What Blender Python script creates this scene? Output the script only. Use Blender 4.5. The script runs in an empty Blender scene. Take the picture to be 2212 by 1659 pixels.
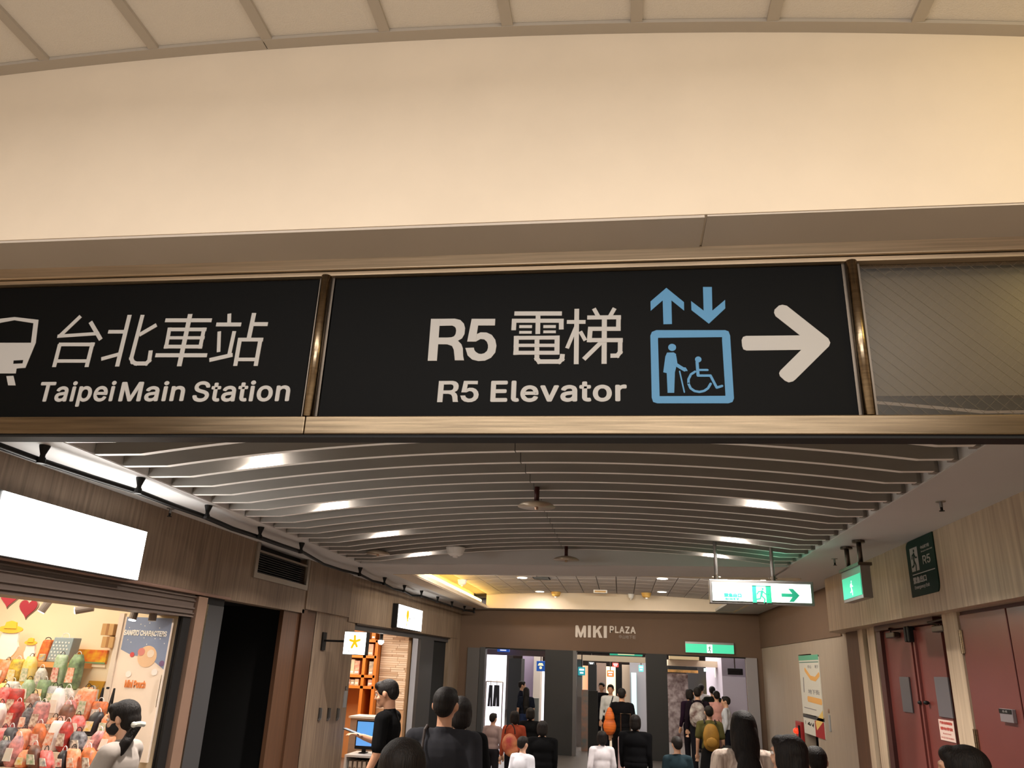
import bpy, bmesh, math, random, os
from mathutils import Vector, Matrix
random.seed(7)
R = math.radians
SC = bpy.context.scene
COL = SC.collection

# ---------------------------------------------------------------- camera
CX, CY, F = 1106.0, 829.5, 1668.98
CAMP = Vector((0, 0, 1.85))
def _dir(x, y): return Vector((x - CX, -(y - CY), -F))
_yw = _dir(1342, 1446).normalized(); _zw = _dir(1300, -3763)
_zw = (_zw - _yw * _zw.dot(_yw)).normalized(); _xw = _yw.cross(_zw)
ROT = Matrix((_xw, _yw, _zw))                 # world = ROT @ camera
cam = bpy.data.cameras.new('camera'); camo = bpy.data.objects.new('camera', cam); COL.objects.link(camo)
cam.sensor_fit = 'HORIZONTAL'; cam.sensor_width = 36; cam.lens = F / 2212 * 36
cam.clip_start = 0.05; cam.clip_end = 200
camo.matrix_world = Matrix.Translation(CAMP) @ ROT.to_4x4()
SC.camera = camo
SC.view_settings.view_transform = 'Standard'
try: SC.view_settings.look = 'None'
except Exception: pass
SC.view_settings.exposure = 0.0; SC.view_settings.gamma = 1.0
SC.view_settings.use_curve_mapping = False
SC.cycles.use_denoising = True
SC.cycles.max_bounces = 7; SC.cycles.diffuse_bounces = 4; SC.cycles.glossy_bounces = 3
SC.cycles.transparent_max_bounces = 8; SC.cycles.caustics_reflective = False; SC.cycles.caustics_refractive = False
SC.cycles.sample_clamp_indirect = 4.0

def hit(x, y, X=None, Y=None, Z=None):
    """the point of the plane X=, Y= or Z= (metres) seen at pixel x, y of the photograph"""
    d = ROT @ _dir(x, y)
    t = (X / d.x) if X is not None else (Y / d.y) if Y is not None else ((Z - CAMP.z) / d.z)
    return CAMP + d * t

# ---------------------------------------------------------------- world and room lights
W = bpy.data.worlds.new('world'); SC.world = W; W.use_nodes = True
W.node_tree.nodes['Background'].inputs[0].default_value = (0.9, 0.75, 0.6, 1)
W.node_tree.nodes['Background'].inputs[1].default_value = 0.03

def area(name, loc, rot, size, power, color, size_y=None, spread=None):
    l = bpy.data.lights.new(name, 'AREA'); l.energy = power; l.color = color
    l.size = size
    if size_y: l.shape = 'RECTANGLE'; l.size_y = size_y
    if spread: l.spread = R(spread)
    o = bpy.data.objects.new(name, l); COL.objects.link(o); o.location = loc; o.rotation_euler = [R(a) for a in rot]
    return o
def point(name, loc, power, color, r=0.05):
    l = bpy.data.lights.new(name, 'POINT'); l.energy = power; l.color = color; l.shadow_soft_size = r
    o = bpy.data.objects.new(name, l); COL.objects.link(o); o.location = loc
    return o
WARM = (1.0, 0.80, 0.58)
# near hall, unseen: added forward fill behind the camera, ceiling panel facing down
area('hall_fill_light', (-0.4, -2.4, 3.3), (97, 0, 0), 5.0, 116, (1.0, 0.98, 0.95), 0.6)
area('hall_floor_light', (-0.4, 0.0, 4.2), (0, 0, 0), 6.0, 215, (1.0, 0.93, 0.86), 1.2)
point('hall_yellow_light', (2.5, 1.6, 3.9), 26, (1.0, 0.76, 0.26), 0.15)
# far hall, and the mall beyond the gate
area('far_fill_light', (-0.3, 11.75, 3.26), (-96, 0, 180), 4.6, 190, (1.0, 0.92, 0.76), 0.12)  # added unseen fill brightening the far end board and its ceiling
area('mall_light', (-0.4, 25, 3.3), (0, 0, 0), 7, 680, (1.0, 0.93, 0.86), 8)
# corridor downlights between the ceiling slats are built with their lamps below

# ---------------------------------------------------------------- materials
def s2l(c):
    return tuple(((v / 255) / 12.92 if v / 255 <= 0.04045 else ((v / 255 + 0.055) / 1.055) ** 2.4) for v in c)
MATS = {}
def mat(name, rgb, rough=0.6, metal=0.0, emit=0.0, ecol=None, noise=None, nscale=8.0, stretch=(1, 1, 1), bump=0.0, rgb2=None, coat=0.0, spec=0.5):
    if name in MATS: return MATS[name]
    m = bpy.data.materials.new(name); m.use_nodes = True; nt = m.node_tree; b = nt.nodes['Principled BSDF']
    c = s2l(rgb)
    b.inputs['Base Color'].default_value = (*c, 1); b.inputs['Roughness'].default_value = rough
    b.inputs['Metallic'].default_value = metal; b.inputs['Specular IOR Level'].default_value = spec
    if coat: b.inputs['Coat Weight'].default_value = coat
    if emit:
        b.inputs['Emission Color'].default_value = (*s2l(ecol or rgb), 1); b.inputs['Emission Strength'].default_value = emit
    if noise or bump:
        tc = nt.nodes.new('ShaderNodeTexCoord'); mp = nt.nodes.new('ShaderNodeMapping'); mp.inputs['Scale'].default_value = stretch
        nz = nt.nodes.new('ShaderNodeTexNoise'); nz.inputs['Scale'].default_value = nscale; nz.inputs['Detail'].default_value = 5
        nt.links.new(tc.outputs['Object'], mp.inputs[0]); nt.links.new(mp.outputs[0], nz.inputs['Vector'])
        if noise:
            cr = nt.nodes.new('ShaderNodeValToRGB')
            c2 = s2l(rgb2) if rgb2 else tuple(v * (1 - noise) for v in c)
            cr.color_ramp.elements[0].position = 0.32; cr.color_ramp.elements[1].position = 0.68
            cr.color_ramp.elements[0].color = (*c2, 1); cr.color_ramp.elements[1].color = (*c, 1)
            nt.links.new(nz.outputs[0], cr.inputs[0]); nt.links.new(cr.outputs[0], b.inputs['Base Color'])
        if bump:
            bp = nt.nodes.new('ShaderNodeBump'); bp.inputs['Strength'].default_value = bump; bp.inputs['Distance'].default_value = 0.01
            nt.links.new(nz.outputs[0], bp.inputs['Height']); nt.links.new(bp.outputs[0], b.inputs['Normal'])
    MATS[name] = m
    return m
def mix_glass(name, tint, gloss=0.08, rough=0.03):
    if name in MATS: return MATS[name]
    m = bpy.data.materials.new(name); m.use_nodes = True; nt = m.node_tree; nt.nodes.clear()
    o = nt.nodes.new('ShaderNodeOutputMaterial'); mx = nt.nodes.new('ShaderNodeMixShader'); t = nt.nodes.new('ShaderNodeBsdfTransparent')
    g = nt.nodes.new('ShaderNodeBsdfGlossy'); t.inputs[0].default_value = (*tint, 1); g.inputs['Roughness'].default_value = rough
    mx.inputs[0].default_value = gloss
    nt.links.new(t.outputs[0], mx.inputs[1]); nt.links.new(g.outputs[0], mx.inputs[2]); nt.links.new(mx.outputs[0], o.inputs[0])
    MATS[name] = m; return m

M_cream = mat('cream_plaster', (227, 211, 190), 0.85, noise=0.05, nscale=3)
M_tile = mat('ceiling_tile', (214, 206, 196), 0.9, bump=0.25, nscale=160, noise=0.04)
M_rib = mat('ceiling_rib', (172, 162, 150), 0.6)
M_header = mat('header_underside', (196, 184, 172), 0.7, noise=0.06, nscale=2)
M_soffit = mat('white_board', (205, 203, 202), 0.75, noise=0.04, nscale=1.5)
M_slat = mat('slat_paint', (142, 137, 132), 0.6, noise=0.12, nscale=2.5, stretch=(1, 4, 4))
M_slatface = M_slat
M_void = mat('dark_void', (40, 37, 36), 0.9)
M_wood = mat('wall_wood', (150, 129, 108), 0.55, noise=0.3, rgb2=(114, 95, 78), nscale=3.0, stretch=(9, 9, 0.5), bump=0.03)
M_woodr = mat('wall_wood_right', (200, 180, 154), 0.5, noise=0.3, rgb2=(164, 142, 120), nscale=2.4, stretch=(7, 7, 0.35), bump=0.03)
M_wooddk = mat('dark_brown_wood', (88, 56, 32), 0.6, noise=0.3, nscale=3, stretch=(9, 9, 0.5))
M_steel = mat('brushed_steel', (158, 140, 116), 0.24, 1.0, noise=0.4, nscale=2, stretch=(1.2, 20, 40), bump=0.02)
M_steel2 = mat('pale_steel', (214, 192, 164), 0.4, 0.9, noise=0.3, nscale=2, stretch=(1.0, 20, 40))
M_steeldk = mat('dark_steel', (96, 88, 80), 0.35, 1.0)
M_signblk = mat('sign_black', (11, 11, 11), 0.5, spec=.06)
M_signwht = mat('sign_white', (172, 168, 164), 0.6)
M_signblue = mat('sign_blue', (72, 130, 172), 0.6)
M_black = mat('black_metal', (13, 12, 12), 0.6, spec=.3)
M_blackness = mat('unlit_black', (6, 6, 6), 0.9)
M_greydoor = mat('dark_grey_panel', (58, 58, 60), 0.5)
M_white = mat('plain_white', (235, 233, 230), 0.6)
M_reddoor = mat('red_door', (114, 58, 52), 0.30, noise=0.1, nscale=2)
M_reddark = mat('dark_red_frame', (70, 32, 28), 0.4)
M_pink = mat('pinkish_metal', (178, 146, 126), 0.35, 0.6, noise=0.1, nscale=4)
M_shutter = mat('shutter_box', (104, 90, 82), 0.5)
M_floor = mat('floor_tile', (108, 101, 96), 0.3, noise=0.1, nscale=5)
M_farwall = mat('taupe_wall', (104, 82, 66), 0.8, noise=0.05, nscale=3)
M_darkpil = mat('dark_pillar', (22, 20, 20), 0.6)
M_lightwhite = mat('lit_white_panel', (255, 255, 255), 0.5, emit=14.0, ecol=(255, 252, 246))

# ---------------------------------------------------------------- builders
def tag(o, label=None, cat=None, group=None, kind=None):
    if label: o['label'] = label
    if cat: o['category'] = cat
    if group: o['group'] = group
    if kind: o['kind'] = kind
    return o
def empty(name, loc, label, cat, group=None, rz=0):
    o = bpy.data.objects.new(name, None); COL.objects.link(o); o.location = loc; o.rotation_euler = (0, 0, rz); o.empty_display_size = 0.1
    return tag(o, label, cat, group)
class MB:
    """collects shapes in world space, links them as one mesh object whose origin stays at the parent's"""
    def __init__(s): s.v = []; s.f = []
    def add(s, vs, fs):
        n = len(s.v); s.v += [tuple(v) for v in vs]; s.f += [tuple(i + n for i in f) for f in fs]; return s
    def box(s, x0, x1, y0, y1, z0, z1):
        x0, x1 = sorted((x0, x1)); y0, y1 = sorted((y0, y1)); z0, z1 = sorted((z0, z1))
        vs = [(x, y, z) for z in (z0, z1) for y in (y0, y1) for x in (x0, x1)]
        return s.add(vs, [(0, 2, 3, 1), (4, 5, 7, 6), (0, 1, 5, 4), (2, 6, 7, 3), (0, 4, 6, 2), (1, 3, 7, 5)])
    def tube(s, pts, r, n=8, caps=True):
        pts = [Vector(p) for p in pts]; rs = r if isinstance(r, (list, tuple)) else [r] * len(pts)
        vs = []
        for i, p in enumerate(pts):
            d = (pts[min(i + 1, len(pts) - 1)] - pts[max(i - 1, 0)]).normalized()
            a = d.cross(Vector((0, 0, 1)) if abs(d.z) < 0.9 else Vector((1, 0, 0))).normalized(); b = d.cross(a)
            for k in range(n):
                t = 2 * math.pi * k / n; vs.append(p + (a * math.cos(t) + b * math.sin(t)) * rs[i])
        fs = [(i * n + k, i * n + (k + 1) % n, (i + 1) * n + (k + 1) % n, (i + 1) * n + k) for i in range(len(pts) - 1) for k in range(n)]
        if caps: fs += [tuple(range(n))[::-1], tuple((len(pts) - 1) * n + k for k in range(n))]
        return s.add(vs, fs)
    def lathe(s, c, prof, n=24, M=None):
        """prof: (r, z) pairs about the vertical axis through c"""
        vs = []; c = Vector(c)
        for r, z in prof:
            for k in range(n):
                t = 2 * math.pi * k / n; q = Vector((r * math.cos(t), r * math.sin(t), z))
                if M: q = M @ q
                vs.append(c + q)
        fs = [(i * n + k, i * n + (k + 1) % n, (i + 1) * n + (k + 1) % n, (i + 1) * n + k) for i in range(len(prof) - 1) for k in range(n)]
        fs += [tuple(range(n))[::-1], tuple((len(prof) - 1) * n + k for k in range(n))]
        return s.add(vs, fs)
    def prism(s, fr, poly, c0, c1):
        """polygon in the frame's (u, v), from depth c0 to c1 along its normal"""
        n = len(poly)
        a = sum(poly[i][0] * poly[(i + 1) % n][1] - poly[(i + 1) % n][0] * poly[i][1] for i in range(n))
        if a < 0: poly = poly[::-1]
        c0, c1 = sorted((c0, c1))
        c1 += (len(s.v) // 8 % 14) * 0.00009
        vs = [fr(u, v, c0) for u, v in poly] + [fr(u, v, c1) for u, v in poly]
        fs = [tuple(range(n))[::-1], tuple(range(n, 2 * n))] + [(i, (i + 1) % n, n + (i + 1) % n, n + i) for i in range(n)]
        return s.add(vs, fs)
    def stroke(s, fr, pts, w, c0, c1, round_=True):
        for (ax, ay), (bx, by) in zip(pts[:-1], pts[1:]):
            L = math.hypot(bx - ax, by - ay) or 1e-6; nx, ny = -(by - ay) / L * w / 2, (bx - ax) / L * w / 2
            s.prism(fr, [(ax + nx, ay + ny), (ax - nx, ay - ny), (bx - nx, by - ny), (bx + nx, by + ny)], c0, c1)
        if round_:
            for ax, ay in pts: s.disc(fr, (ax, ay), w / 2, c0, c1, 10)
        return s
    def disc(s, fr, c, r, c0, c1, n=20):
        return s.prism(fr, [(c[0] + r * math.cos(2 * math.pi * k / n), c[1] + r * math.sin(2 * math.pi * k / n)) for k in range(n)], c0, c1)
    def build(s, name, m, parent=None, smooth=False, bevel=0.0, origin=None):
        me = bpy.data.meshes.new(name)
        base = origin if origin is not None else (parent_world(parent) if parent else None)
        if parent is None and origin is None:
            n = len(s.v); base = Matrix.Translation((sum(v[0] for v in s.v) / n, sum(v[1] for v in s.v) / n, min(v[2] for v in s.v)))
        elif origin is not None: base = Matrix.Translation(origin)
        inv = base.inverted()
        me.from_pydata([inv @ Vector(v) for v in s.v], [], s.f)
        bm = bmesh.new(); bm.from_mesh(me); bmesh.ops.recalc_face_normals(bm, faces=bm.faces); bm.to_mesh(me); bm.free()
        if smooth:
            for p in me.polygons: p.use_smooth = True
        if m is not None: me.materials.append(m)
        o = bpy.data.objects.new(name, me); COL.objects.link(o)
        if parent: o.parent = parent
        else: o.matrix_world = base
        if bevel:
            b = o.modifiers.new('bevel', 'BEVEL'); b.width = bevel; b.segments = 2; b.limit_method = 'ANGLE'; b.angle_limit = R(50)
        return o
def parent_world(p):
    m = Matrix.LocRotScale(p.location, p.rotation_euler, p.scale)
    q = p.parent
    while q: m = Matrix.LocRotScale(q.location, q.rotation_euler, q.scale) @ m; q = q.parent
    return m
def frame(o, u, v, n):
    o, u, v, n = Vector(o), Vector(u), Vector(v), Vector(n)
    return lambda a, b, c=0.0: o + u * a + v * b + n * c
# viewing frames of the main planes: u runs to the right as seen, v up, n towards the viewer
def fY(Y): return frame((0, Y, 0), (1, 0, 0), (0, 0, 1), (0, -1, 0))
def fL(X): return frame((X, 0, 0), (0, 1, 0), (0, 0, 1), (1, 0, 0))
def fRt(X): return frame((X, 0, 0), (0, -1, 0), (0, 0, 1), (-1, 0, 0))
FONT = None
try: FONT = bpy.data.fonts.load(os.path.join(bpy.utils.resource_path('LOCAL'), 'datafiles', 'fonts', 'Inter.woff2'))
except Exception: FONT = None
CJK = None
try: CJK = bpy.data.fonts.load(os.path.join(bpy.utils.resource_path('LOCAL'), 'datafiles', 'fonts', 'Noto Sans CJK Regular.woff2'))
except Exception: CJK = None
def text(name, s, fr, u0, u1, v0, v1, m, parent=None, depth=0.003, bold=0.0, c0=0.0, shear=0.0, spacing=1.0, split=None):
    cu = bpy.data.curves.new('lettering', 'FONT'); cu.body = s
    fnt = CJK if any(ord(ch) > 0x2e80 for ch in s) else FONT
    if fnt: cu.font = fnt
    cu.offset = 0.0; cu.extrude = 0.01; cu.resolution_u = 3; cu.shear = shear; cu.space_character = spacing
    o = bpy.data.objects.new('lettering_tmp', cu); COL.objects.link(o)
    dg = bpy.context.evaluated_depsgraph_get(); dg.update()
    me = bpy.data.meshes.new_from_object(o.evaluated_get(dg), depsgraph=dg)
    bpy.data.objects.remove(o); bpy.data.curves.remove(cu)
    if len(me.vertices) == 0: return None
    if bold:                                    # embolden: copies shifted round a small circle
        V0 = [v.co.copy() for v in me.vertices]; F0 = [tuple(p.vertices) for p in me.polygons]; nv = len(V0); VV = []; FF = []
        for k in range(8):
            d = Vector((math.cos(k * math.pi / 4), math.sin(k * math.pi / 4), 0)) * bold
            VV += [v + d for v in V0]; FF += [tuple(i + k * nv for i in f_) for f_ in F0]
        me = bpy.data.meshes.new('lettering'); me.from_pydata(VV, [], FF)
    xs = [v.co.x for v in me.vertices]; ys = [v.co.y for v in me.vertices]
    x0, x1, y0, y1 = min(xs), max(xs), min(ys), max(ys)
    inv = parent_world(parent).inverted() if parent else Matrix()
    orig = [v.co.x for v in me.vertices]
    nv = len(V0) if bold else len(me.vertices)
    for v in me.vertices:
        a = u0 + (v.co.x - x0) / (x1 - x0) * (u1 - u0); b = v0 + (v.co.y - y0) / max(1e-6, y1 - y0) * (v1 - v0)
        v.co = inv @ fr(a, b, c0 + (depth + .00012 * (v.index // nv) if v.co.z > 0 else 0.0))
    me.materials.clear(); me.materials.append(m)
    if split:                                   # one object per character
        par = list(range(len(me.vertices)))
        def fd(a):
            while par[a] != a: par[a] = par[par[a]]; a = par[a]
            return a
        for ed in me.edges:
            a, b = fd(ed.vertices[0]), fd(ed.vertices[1])
            if a != b: par[a] = b
        isl = {}
        for i in range(len(par)): isl.setdefault(fd(i), []).append(i)
        loc_x = {}
        for k, vi in isl.items():
            q = [orig[i] for i in vi]; loc_x[k] = (min(q), max(q))
        if split == 'cjk':
            n = len(s.replace(' ', '')); w = (x1 - x0) / n
            cl = {k: int(min(n - 1, ((a + b) / 2 - x0) / w)) for k, (a, b) in loc_x.items()}
        else:
            cl = {}; cur = -1; end = -1e9
            for k, (a, b) in sorted(loc_x.items(), key=lambda t: t[1][0]):
                if a > end - 0.002: cur += 1; end = b
                else: end = max(end, b)
                cl[k] = cur
        groups = {}
        vcl = {i: cl[k] for k, vi in isl.items() for i in vi}
        out = []
        for c_ in sorted(set(cl.values())):
            ids = [i for i in range(len(me.vertices)) if vcl[i] == c_]; mp = {i: j for j, i in enumerate(ids)}
            m2 = bpy.data.meshes.new(name)
            m2.from_pydata([me.vertices[i].co[:] for i in ids], [], [tuple(mp[v] for v in p.vertices) for p in me.polygons if vcl[p.vertices[0]] == c_])
            m2.materials.append(m)
            o = bpy.data.objects.new(name, m2); COL.objects.link(o); o.parent = parent; out.append(o)
        return out
    o = bpy.data.objects.new(name, me); COL.objects.link(o)
    if parent: o.parent = parent
    o['kind'] = 'stuff'
    return o
def struct(o, **k): o['kind'] = 'structure'; return o

# ================================================================ SETTING
XL, XR = -4.1, 2.85            # left and right corridor walls
YS, YF = 2.9, 2.62             # sign screen, header front
def zs(x): return 3.147 - 0.0148 * (2.12 - x)      # underside of the side soffits, a little lower at the left

fl = MB().box(-9, 9, YS, 40, -0.1, 0).build('floor', M_floor); struct(fl)
struct(MB().box(-6, 5.5, -5, YS, -0.1, 0).build('floor', mat('pale_floor', (196, 184, 166), .5, noise=.05, nscale=4)))

# near hall: vaulted tile ceiling, header, side and back walls
def zn(x): return 4.46 - 0.0215 * (x + 1.5) ** 2
ribx = [-2.66 + 0.549 * k for k in range(-5, 12)]
cb = MB()
NX = 40
for k in range(NX):
    xa, xb = -6 + 11.5 * k / NX, -6 + 11.5 * (k + 1) / NX
    za, zb = zn(xa) + 0.06, zn(xb) + 0.06
    cb.add([(xa, -5, za), (xb, -5, zb), (xb, YF, zb), (xa, YF, za), (xa, -5, za + .05), (xb, -5, zb + .05), (xb, YF, zb + .05), (xa, YF, za + .05)],
           [(0, 1, 2, 3), (4, 7, 6, 5), (0, 4, 5, 1), (2, 6, 7, 3)])
ceil = cb.build('ceiling', M_rib, origin=(0, 0, 4.4)); struct(ceil)
ys_t = [2.565 - 0.549 * k for k in range(0, 4)]
for i, xa in enumerate(ribx[:-1]):
    xb = ribx[i + 1]
    for j in range(3):
        ya, yb = ys_t[j + 1], ys_t[j]
        m = MB(); g = 0.018
        x0, x1 = xa + g, xb - g
        z0, z1 = zn(x0) + 0.012, zn(x1) + 0.012
        m.add([(x0, ya + .01, z0), (x1, ya + .01, z1), (x1, yb - .004, z1), (x0, yb - .004, z0), (x0, ya + .01, z0 + .04), (x1, ya + .01, z1 + .04), (x1, yb - .004, z1 + .04), (x0, yb - .004, z0 + .04)],
              [(3, 2, 1, 0), (4, 5, 6, 7), (0, 1, 5, 4), (1, 2, 6, 5), (2, 3, 7, 6), (3, 0, 4, 7)])
        m.build('ceiling_tile', M_tile, ceil)
for x in ribx:
    z = zn(x)
    MB().box(x - 0.024, x + 0.024, -1.5, 2.575, z - 0.004, z + 0.035).build('ceiling_rib', M_rib, ceil)
for part in (0, 1):
    m = MB()
    a, b = ((-6, -1.585), (-1.580, 5.5))[part]; n = 24
    vs = []
    for k in range(n + 1):
        x = a + (b - a) * k / n; z = zn(x)
        vs += [(x, 2.562, z - .006), (x, YF, z - .006), (x, YF, z + .03), (x, 2.562, z + .03)]
    m.add(vs, [(4 * k + j, 4 * k + (j + 1) % 4, 4 * k + 4 + (j + 1) % 4, 4 * k + 4 + j) for k in range(n) for j in range(4)] + [(0, 1, 2, 3), (4 * n + 3, 4 * n + 2, 4 * n + 1, 4 * n)])
    m.build('edge_trim', M_rib, ceil)
ZH = 3.497
hm = MB(); n = 40; vs = []
for k in range(n + 1):
    x = -6 + 11.5 * k / n; z = zn(x) + 0.05
    vs += [(x, YF, ZH), (x, YF + .36, ZH), (x, YF + .36, z), (x, YF, z)]
hm.add(vs, [(4 * k + j, 4 * k + (j + 1) % 4, 4 * k + 4 + (j + 1) % 4, 4 * k + 4 + j) for k in range(n) for j in range(4)] + [(0, 1, 2, 3), (4 * n + 3, 4 * n + 2, 4 * n + 1, 4 * n)])
hd = hm.build('wall_header', M_cream); struct(hd)
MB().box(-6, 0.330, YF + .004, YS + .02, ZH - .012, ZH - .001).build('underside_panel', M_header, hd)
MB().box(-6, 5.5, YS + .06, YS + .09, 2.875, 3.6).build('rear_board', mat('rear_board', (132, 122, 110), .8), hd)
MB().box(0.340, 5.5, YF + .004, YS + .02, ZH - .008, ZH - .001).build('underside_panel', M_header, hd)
# side pieces of the near hall
struct(MB().box(-6.1, -6, -5, 3, 0, 4.5).build('wall_left', M_cream))
struct(MB().box(5.5, 5.6, -5, 3, 0, 4.5).build('wall_right', M_cream))
struct(MB().box(-6, 5.5, -5.1, -5, 0, 4.6).build('wall_back', M_cream))

# ---------------- corridor ceiling: side soffits, slats
YB0, YB1 = 10.35, 11.6          # arched board and cross beam at the end of the slats
FX0, FX1, FY1 = -3.1, 2.47, 18.4  # recessed ceiling of the far hall
FARY = 19.0
cs = MB()
def slab(m, x0, x1, y0, y1, t=0.06):
    m.add([(x0, y0, zs(x0)), (x1, y0, zs(x1)), (x1, y1, zs(x1)), (x0, y1, zs(x0)), (x0, y0, zs(x0) + t), (x1, y0, zs(x1) + t), (x1, y1, zs(x1) + t), (x0, y1, zs(x0) + t)],
          [(3, 2, 1, 0), (4, 5, 6, 7), (0, 1, 5, 4), (1, 2, 6, 5), (2, 3, 7, 6), (3, 0, 4, 7)])
slab(cs, -6, -3.5, YS + .05, 20.2, .05)
slab(cs, 2.09, 4.2, YS + .05, 20.2, .05)
slab(cs, -3.5, 2.13, YB0, YB1)
slab(cs, -3.5, FX0, YB1, 20.2); slab(cs, FX1, 2.13 + .4, YB1, 20.2); slab(cs, FX0, FX1, FY1, 20.2)
cs.box(-3.6, -3.494, YS + .06, YB0 - .03, 3.068, 3.6); cs.box(2.084, 2.16, YS + .06, YB0 - .03, 3.150, 3.6)
c2 = cs.build('ceiling', M_soffit, origin=(0, 7, 3.1)); struct(c2)
MB().box(-3.6, 2.2, YS + .1, YB0, 3.50, 3.54).build('ceiling_void', mat('void_grey', (170, 167, 165), .9), c2)
def arch(x):
    b = zs(x)
    d = 2.49; t = (x + 0.66) / d
    return b + (0.167 * (1 - t * t) if abs(t) < 1 else 0)
slatY = [4.925 + 0.3195 * k for k in range(-5, 17)]
def slatmesh(x0, x1, y, h=0.12, th=0.046, n=20):
    xs = sorted(set([x0, x1] + [x for x in (-3.15, 1.83) if x0 < x < x1] + [x0 + (x1 - x0) * k / n for k in range(n + 1)]))
    m = MB(); vs = []
    for x in xs:
        z = arch(x); vs += [(x, y, z), (x, y + th, z), (x, y + th, z + h), (x, y, z + h)]
    N = len(xs) - 1
    m.add(vs, [(4 * k + j, 4 * k + (j + 1) % 4, 4 * k + 4 + (j + 1) % 4, 4 * k + 4 + j) for k in range(N) for j in range(4)] + [(0, 1, 2, 3), (4 * N + 3, 4 * N + 2, 4 * N + 1, 4 * N)])
    return m
M_edge = mat('slat_edge_bounce', (244, 240, 236), 0.6)  # pale undersides: light bounced off the floor put into the colour
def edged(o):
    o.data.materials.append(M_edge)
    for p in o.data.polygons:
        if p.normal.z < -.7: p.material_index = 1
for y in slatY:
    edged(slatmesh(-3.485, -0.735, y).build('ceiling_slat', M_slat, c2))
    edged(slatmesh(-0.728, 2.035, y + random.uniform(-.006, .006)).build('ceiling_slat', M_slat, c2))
    MB().box(2.035, 2.08, y + .05, y + .11, 3.15, 3.34).build('slat_bracket', M_slat, c2)
    MB().box(-3.49, -3.42, y + .06, y + .11, 3.10, 3.30).build('slat_bracket', M_slat, c2)
# arched end board
m = MB(); vs = []; n = 30
for k in range(n + 1):
    x = -3.5 + 5.63 * k / n; vs += [(x, YB0 - .02, zs(x) + .0), (x, YB0 + .06, zs(x)), (x, YB0 + .06, 3.62), (x, YB0 - .02, 3.62)]
m.add(vs, [(4 * k + j, 4 * k + (j + 1) % 4, 4 * k + 4 + (j + 1) % 4, 4 * k + 4 + j) for k in range(n) for j in range(4)] + [(0, 1, 2, 3), (4 * n + 3, 4 * n + 2, 4 * n + 1, 4 * n)])
m.build('end_board', M_soffit, c2)

# downlights tucked between slats
M_lamp = mat('lamp_face', (255, 240, 225), 0.5, emit=30, ecol=(255, 238, 220))
dl = [(580, 996), (722, 1087), (842, 1151), (915, 1194), (1642, 1088), (1588, 1155), (1540, 1197)]
names = ['left row, nearest', 'left row, second', 'left row, third', 'left row, last before the beam', 'right row, nearest', 'right row, second', 'right row, last before the beam']
for (px, py), nm in zip(dl, names):
    p = hit(px, py, Z=3.12)
    for _ in range(4): p = hit(px, py, Z=arch(p.x) + 0.055)
    yf = min(slatY, key=lambda q: abs(q - p.y)); yc = yf - 0.115
    zt = arch(p.x) + 0.085
    e = empty('downlight', (p.x, yc, zt), 'small round downlight hidden between the white ceiling slats, ' + nm, 'light', 'downlights between the slats')
    MB().lathe((p.x, yc, zt), [(0.055, 0.02), (0.055, 0.10), (0.04, 0.30)], 20).build('housing', M_black, e)
    MB().lathe((p.x, yc, zt), [(0.048, 0.010), (0.050, 0.019)], 20).build('lens', M_lamp, e)
    l = area('downlight_lamp', (p.x, yc, zt + .005), (0, 0, 0), 0.10, 62, (1.0, 0.91, 0.83), spread=130); l.data.shape = 'DISK'
    l = area('downlight_side_lamp', (p.x, yc + .02, zt - .005), (55, 0, 0), 0.05, 3.2, (1.0, 0.90, 0.80)); l.data.shape = 'DISK'

# ---------------- far hall ceiling: recessed tile vault
def zf(x): return 3.36 + 0.10 * (1 - ((x + 0.3) / 2.8) ** 2)
fb = MB()
for k in range(24):
    xa, xb = FX0 - .25 + (FX1 - FX0 + .5) * k / 24, FX0 - .25 + (FX1 - FX0 + .5) * (k + 1) / 24
    za, zb = zf(xa) + .03, zf(xb) + .03
    fb.add([(xa, YB1 - .3, za), (xb, YB1 - .3, zb), (xb, FY1 + .1, zb), (xa, FY1 + .1, za)], [(0, 1, 2, 3)])
c3 = fb.build('ceiling', mat('tile_joint', (112, 104, 100), 0.8), origin=(0, 15, 3.4)); struct(c3)
M_tile2 = mat('far_ceiling_tile', (214, 208, 208), 0.85)
nx = 15; dx = 0.4
for i in range(nx):
    x0 = -3.06 + i * 0.372
    for j in range(11):
        y0 = YB1 - .1 + j * 0.62
        a, b = x0 + .008, x0 + .364
        MB().add([(a, y0 + .01, zf(a)), (b, y0 + .01, zf(b)), (b, y0 + .605, zf(b)), (a, y0 + .605, zf(a)), (a, y0 + .01, zf(a) + .03), (b, y0 + .01, zf(b) + .03), (b, y0 + .605, zf(b) + .03), (a, y0 + .605, zf(a) + .03)],
                 [(3, 2, 1, 0), (4, 5, 6, 7), (0, 1, 5, 4), (1, 2, 6, 5), (2, 3, 7, 6), (3, 0, 4, 7)]).build('ceiling_tile', M_tile2, c3)
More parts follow.
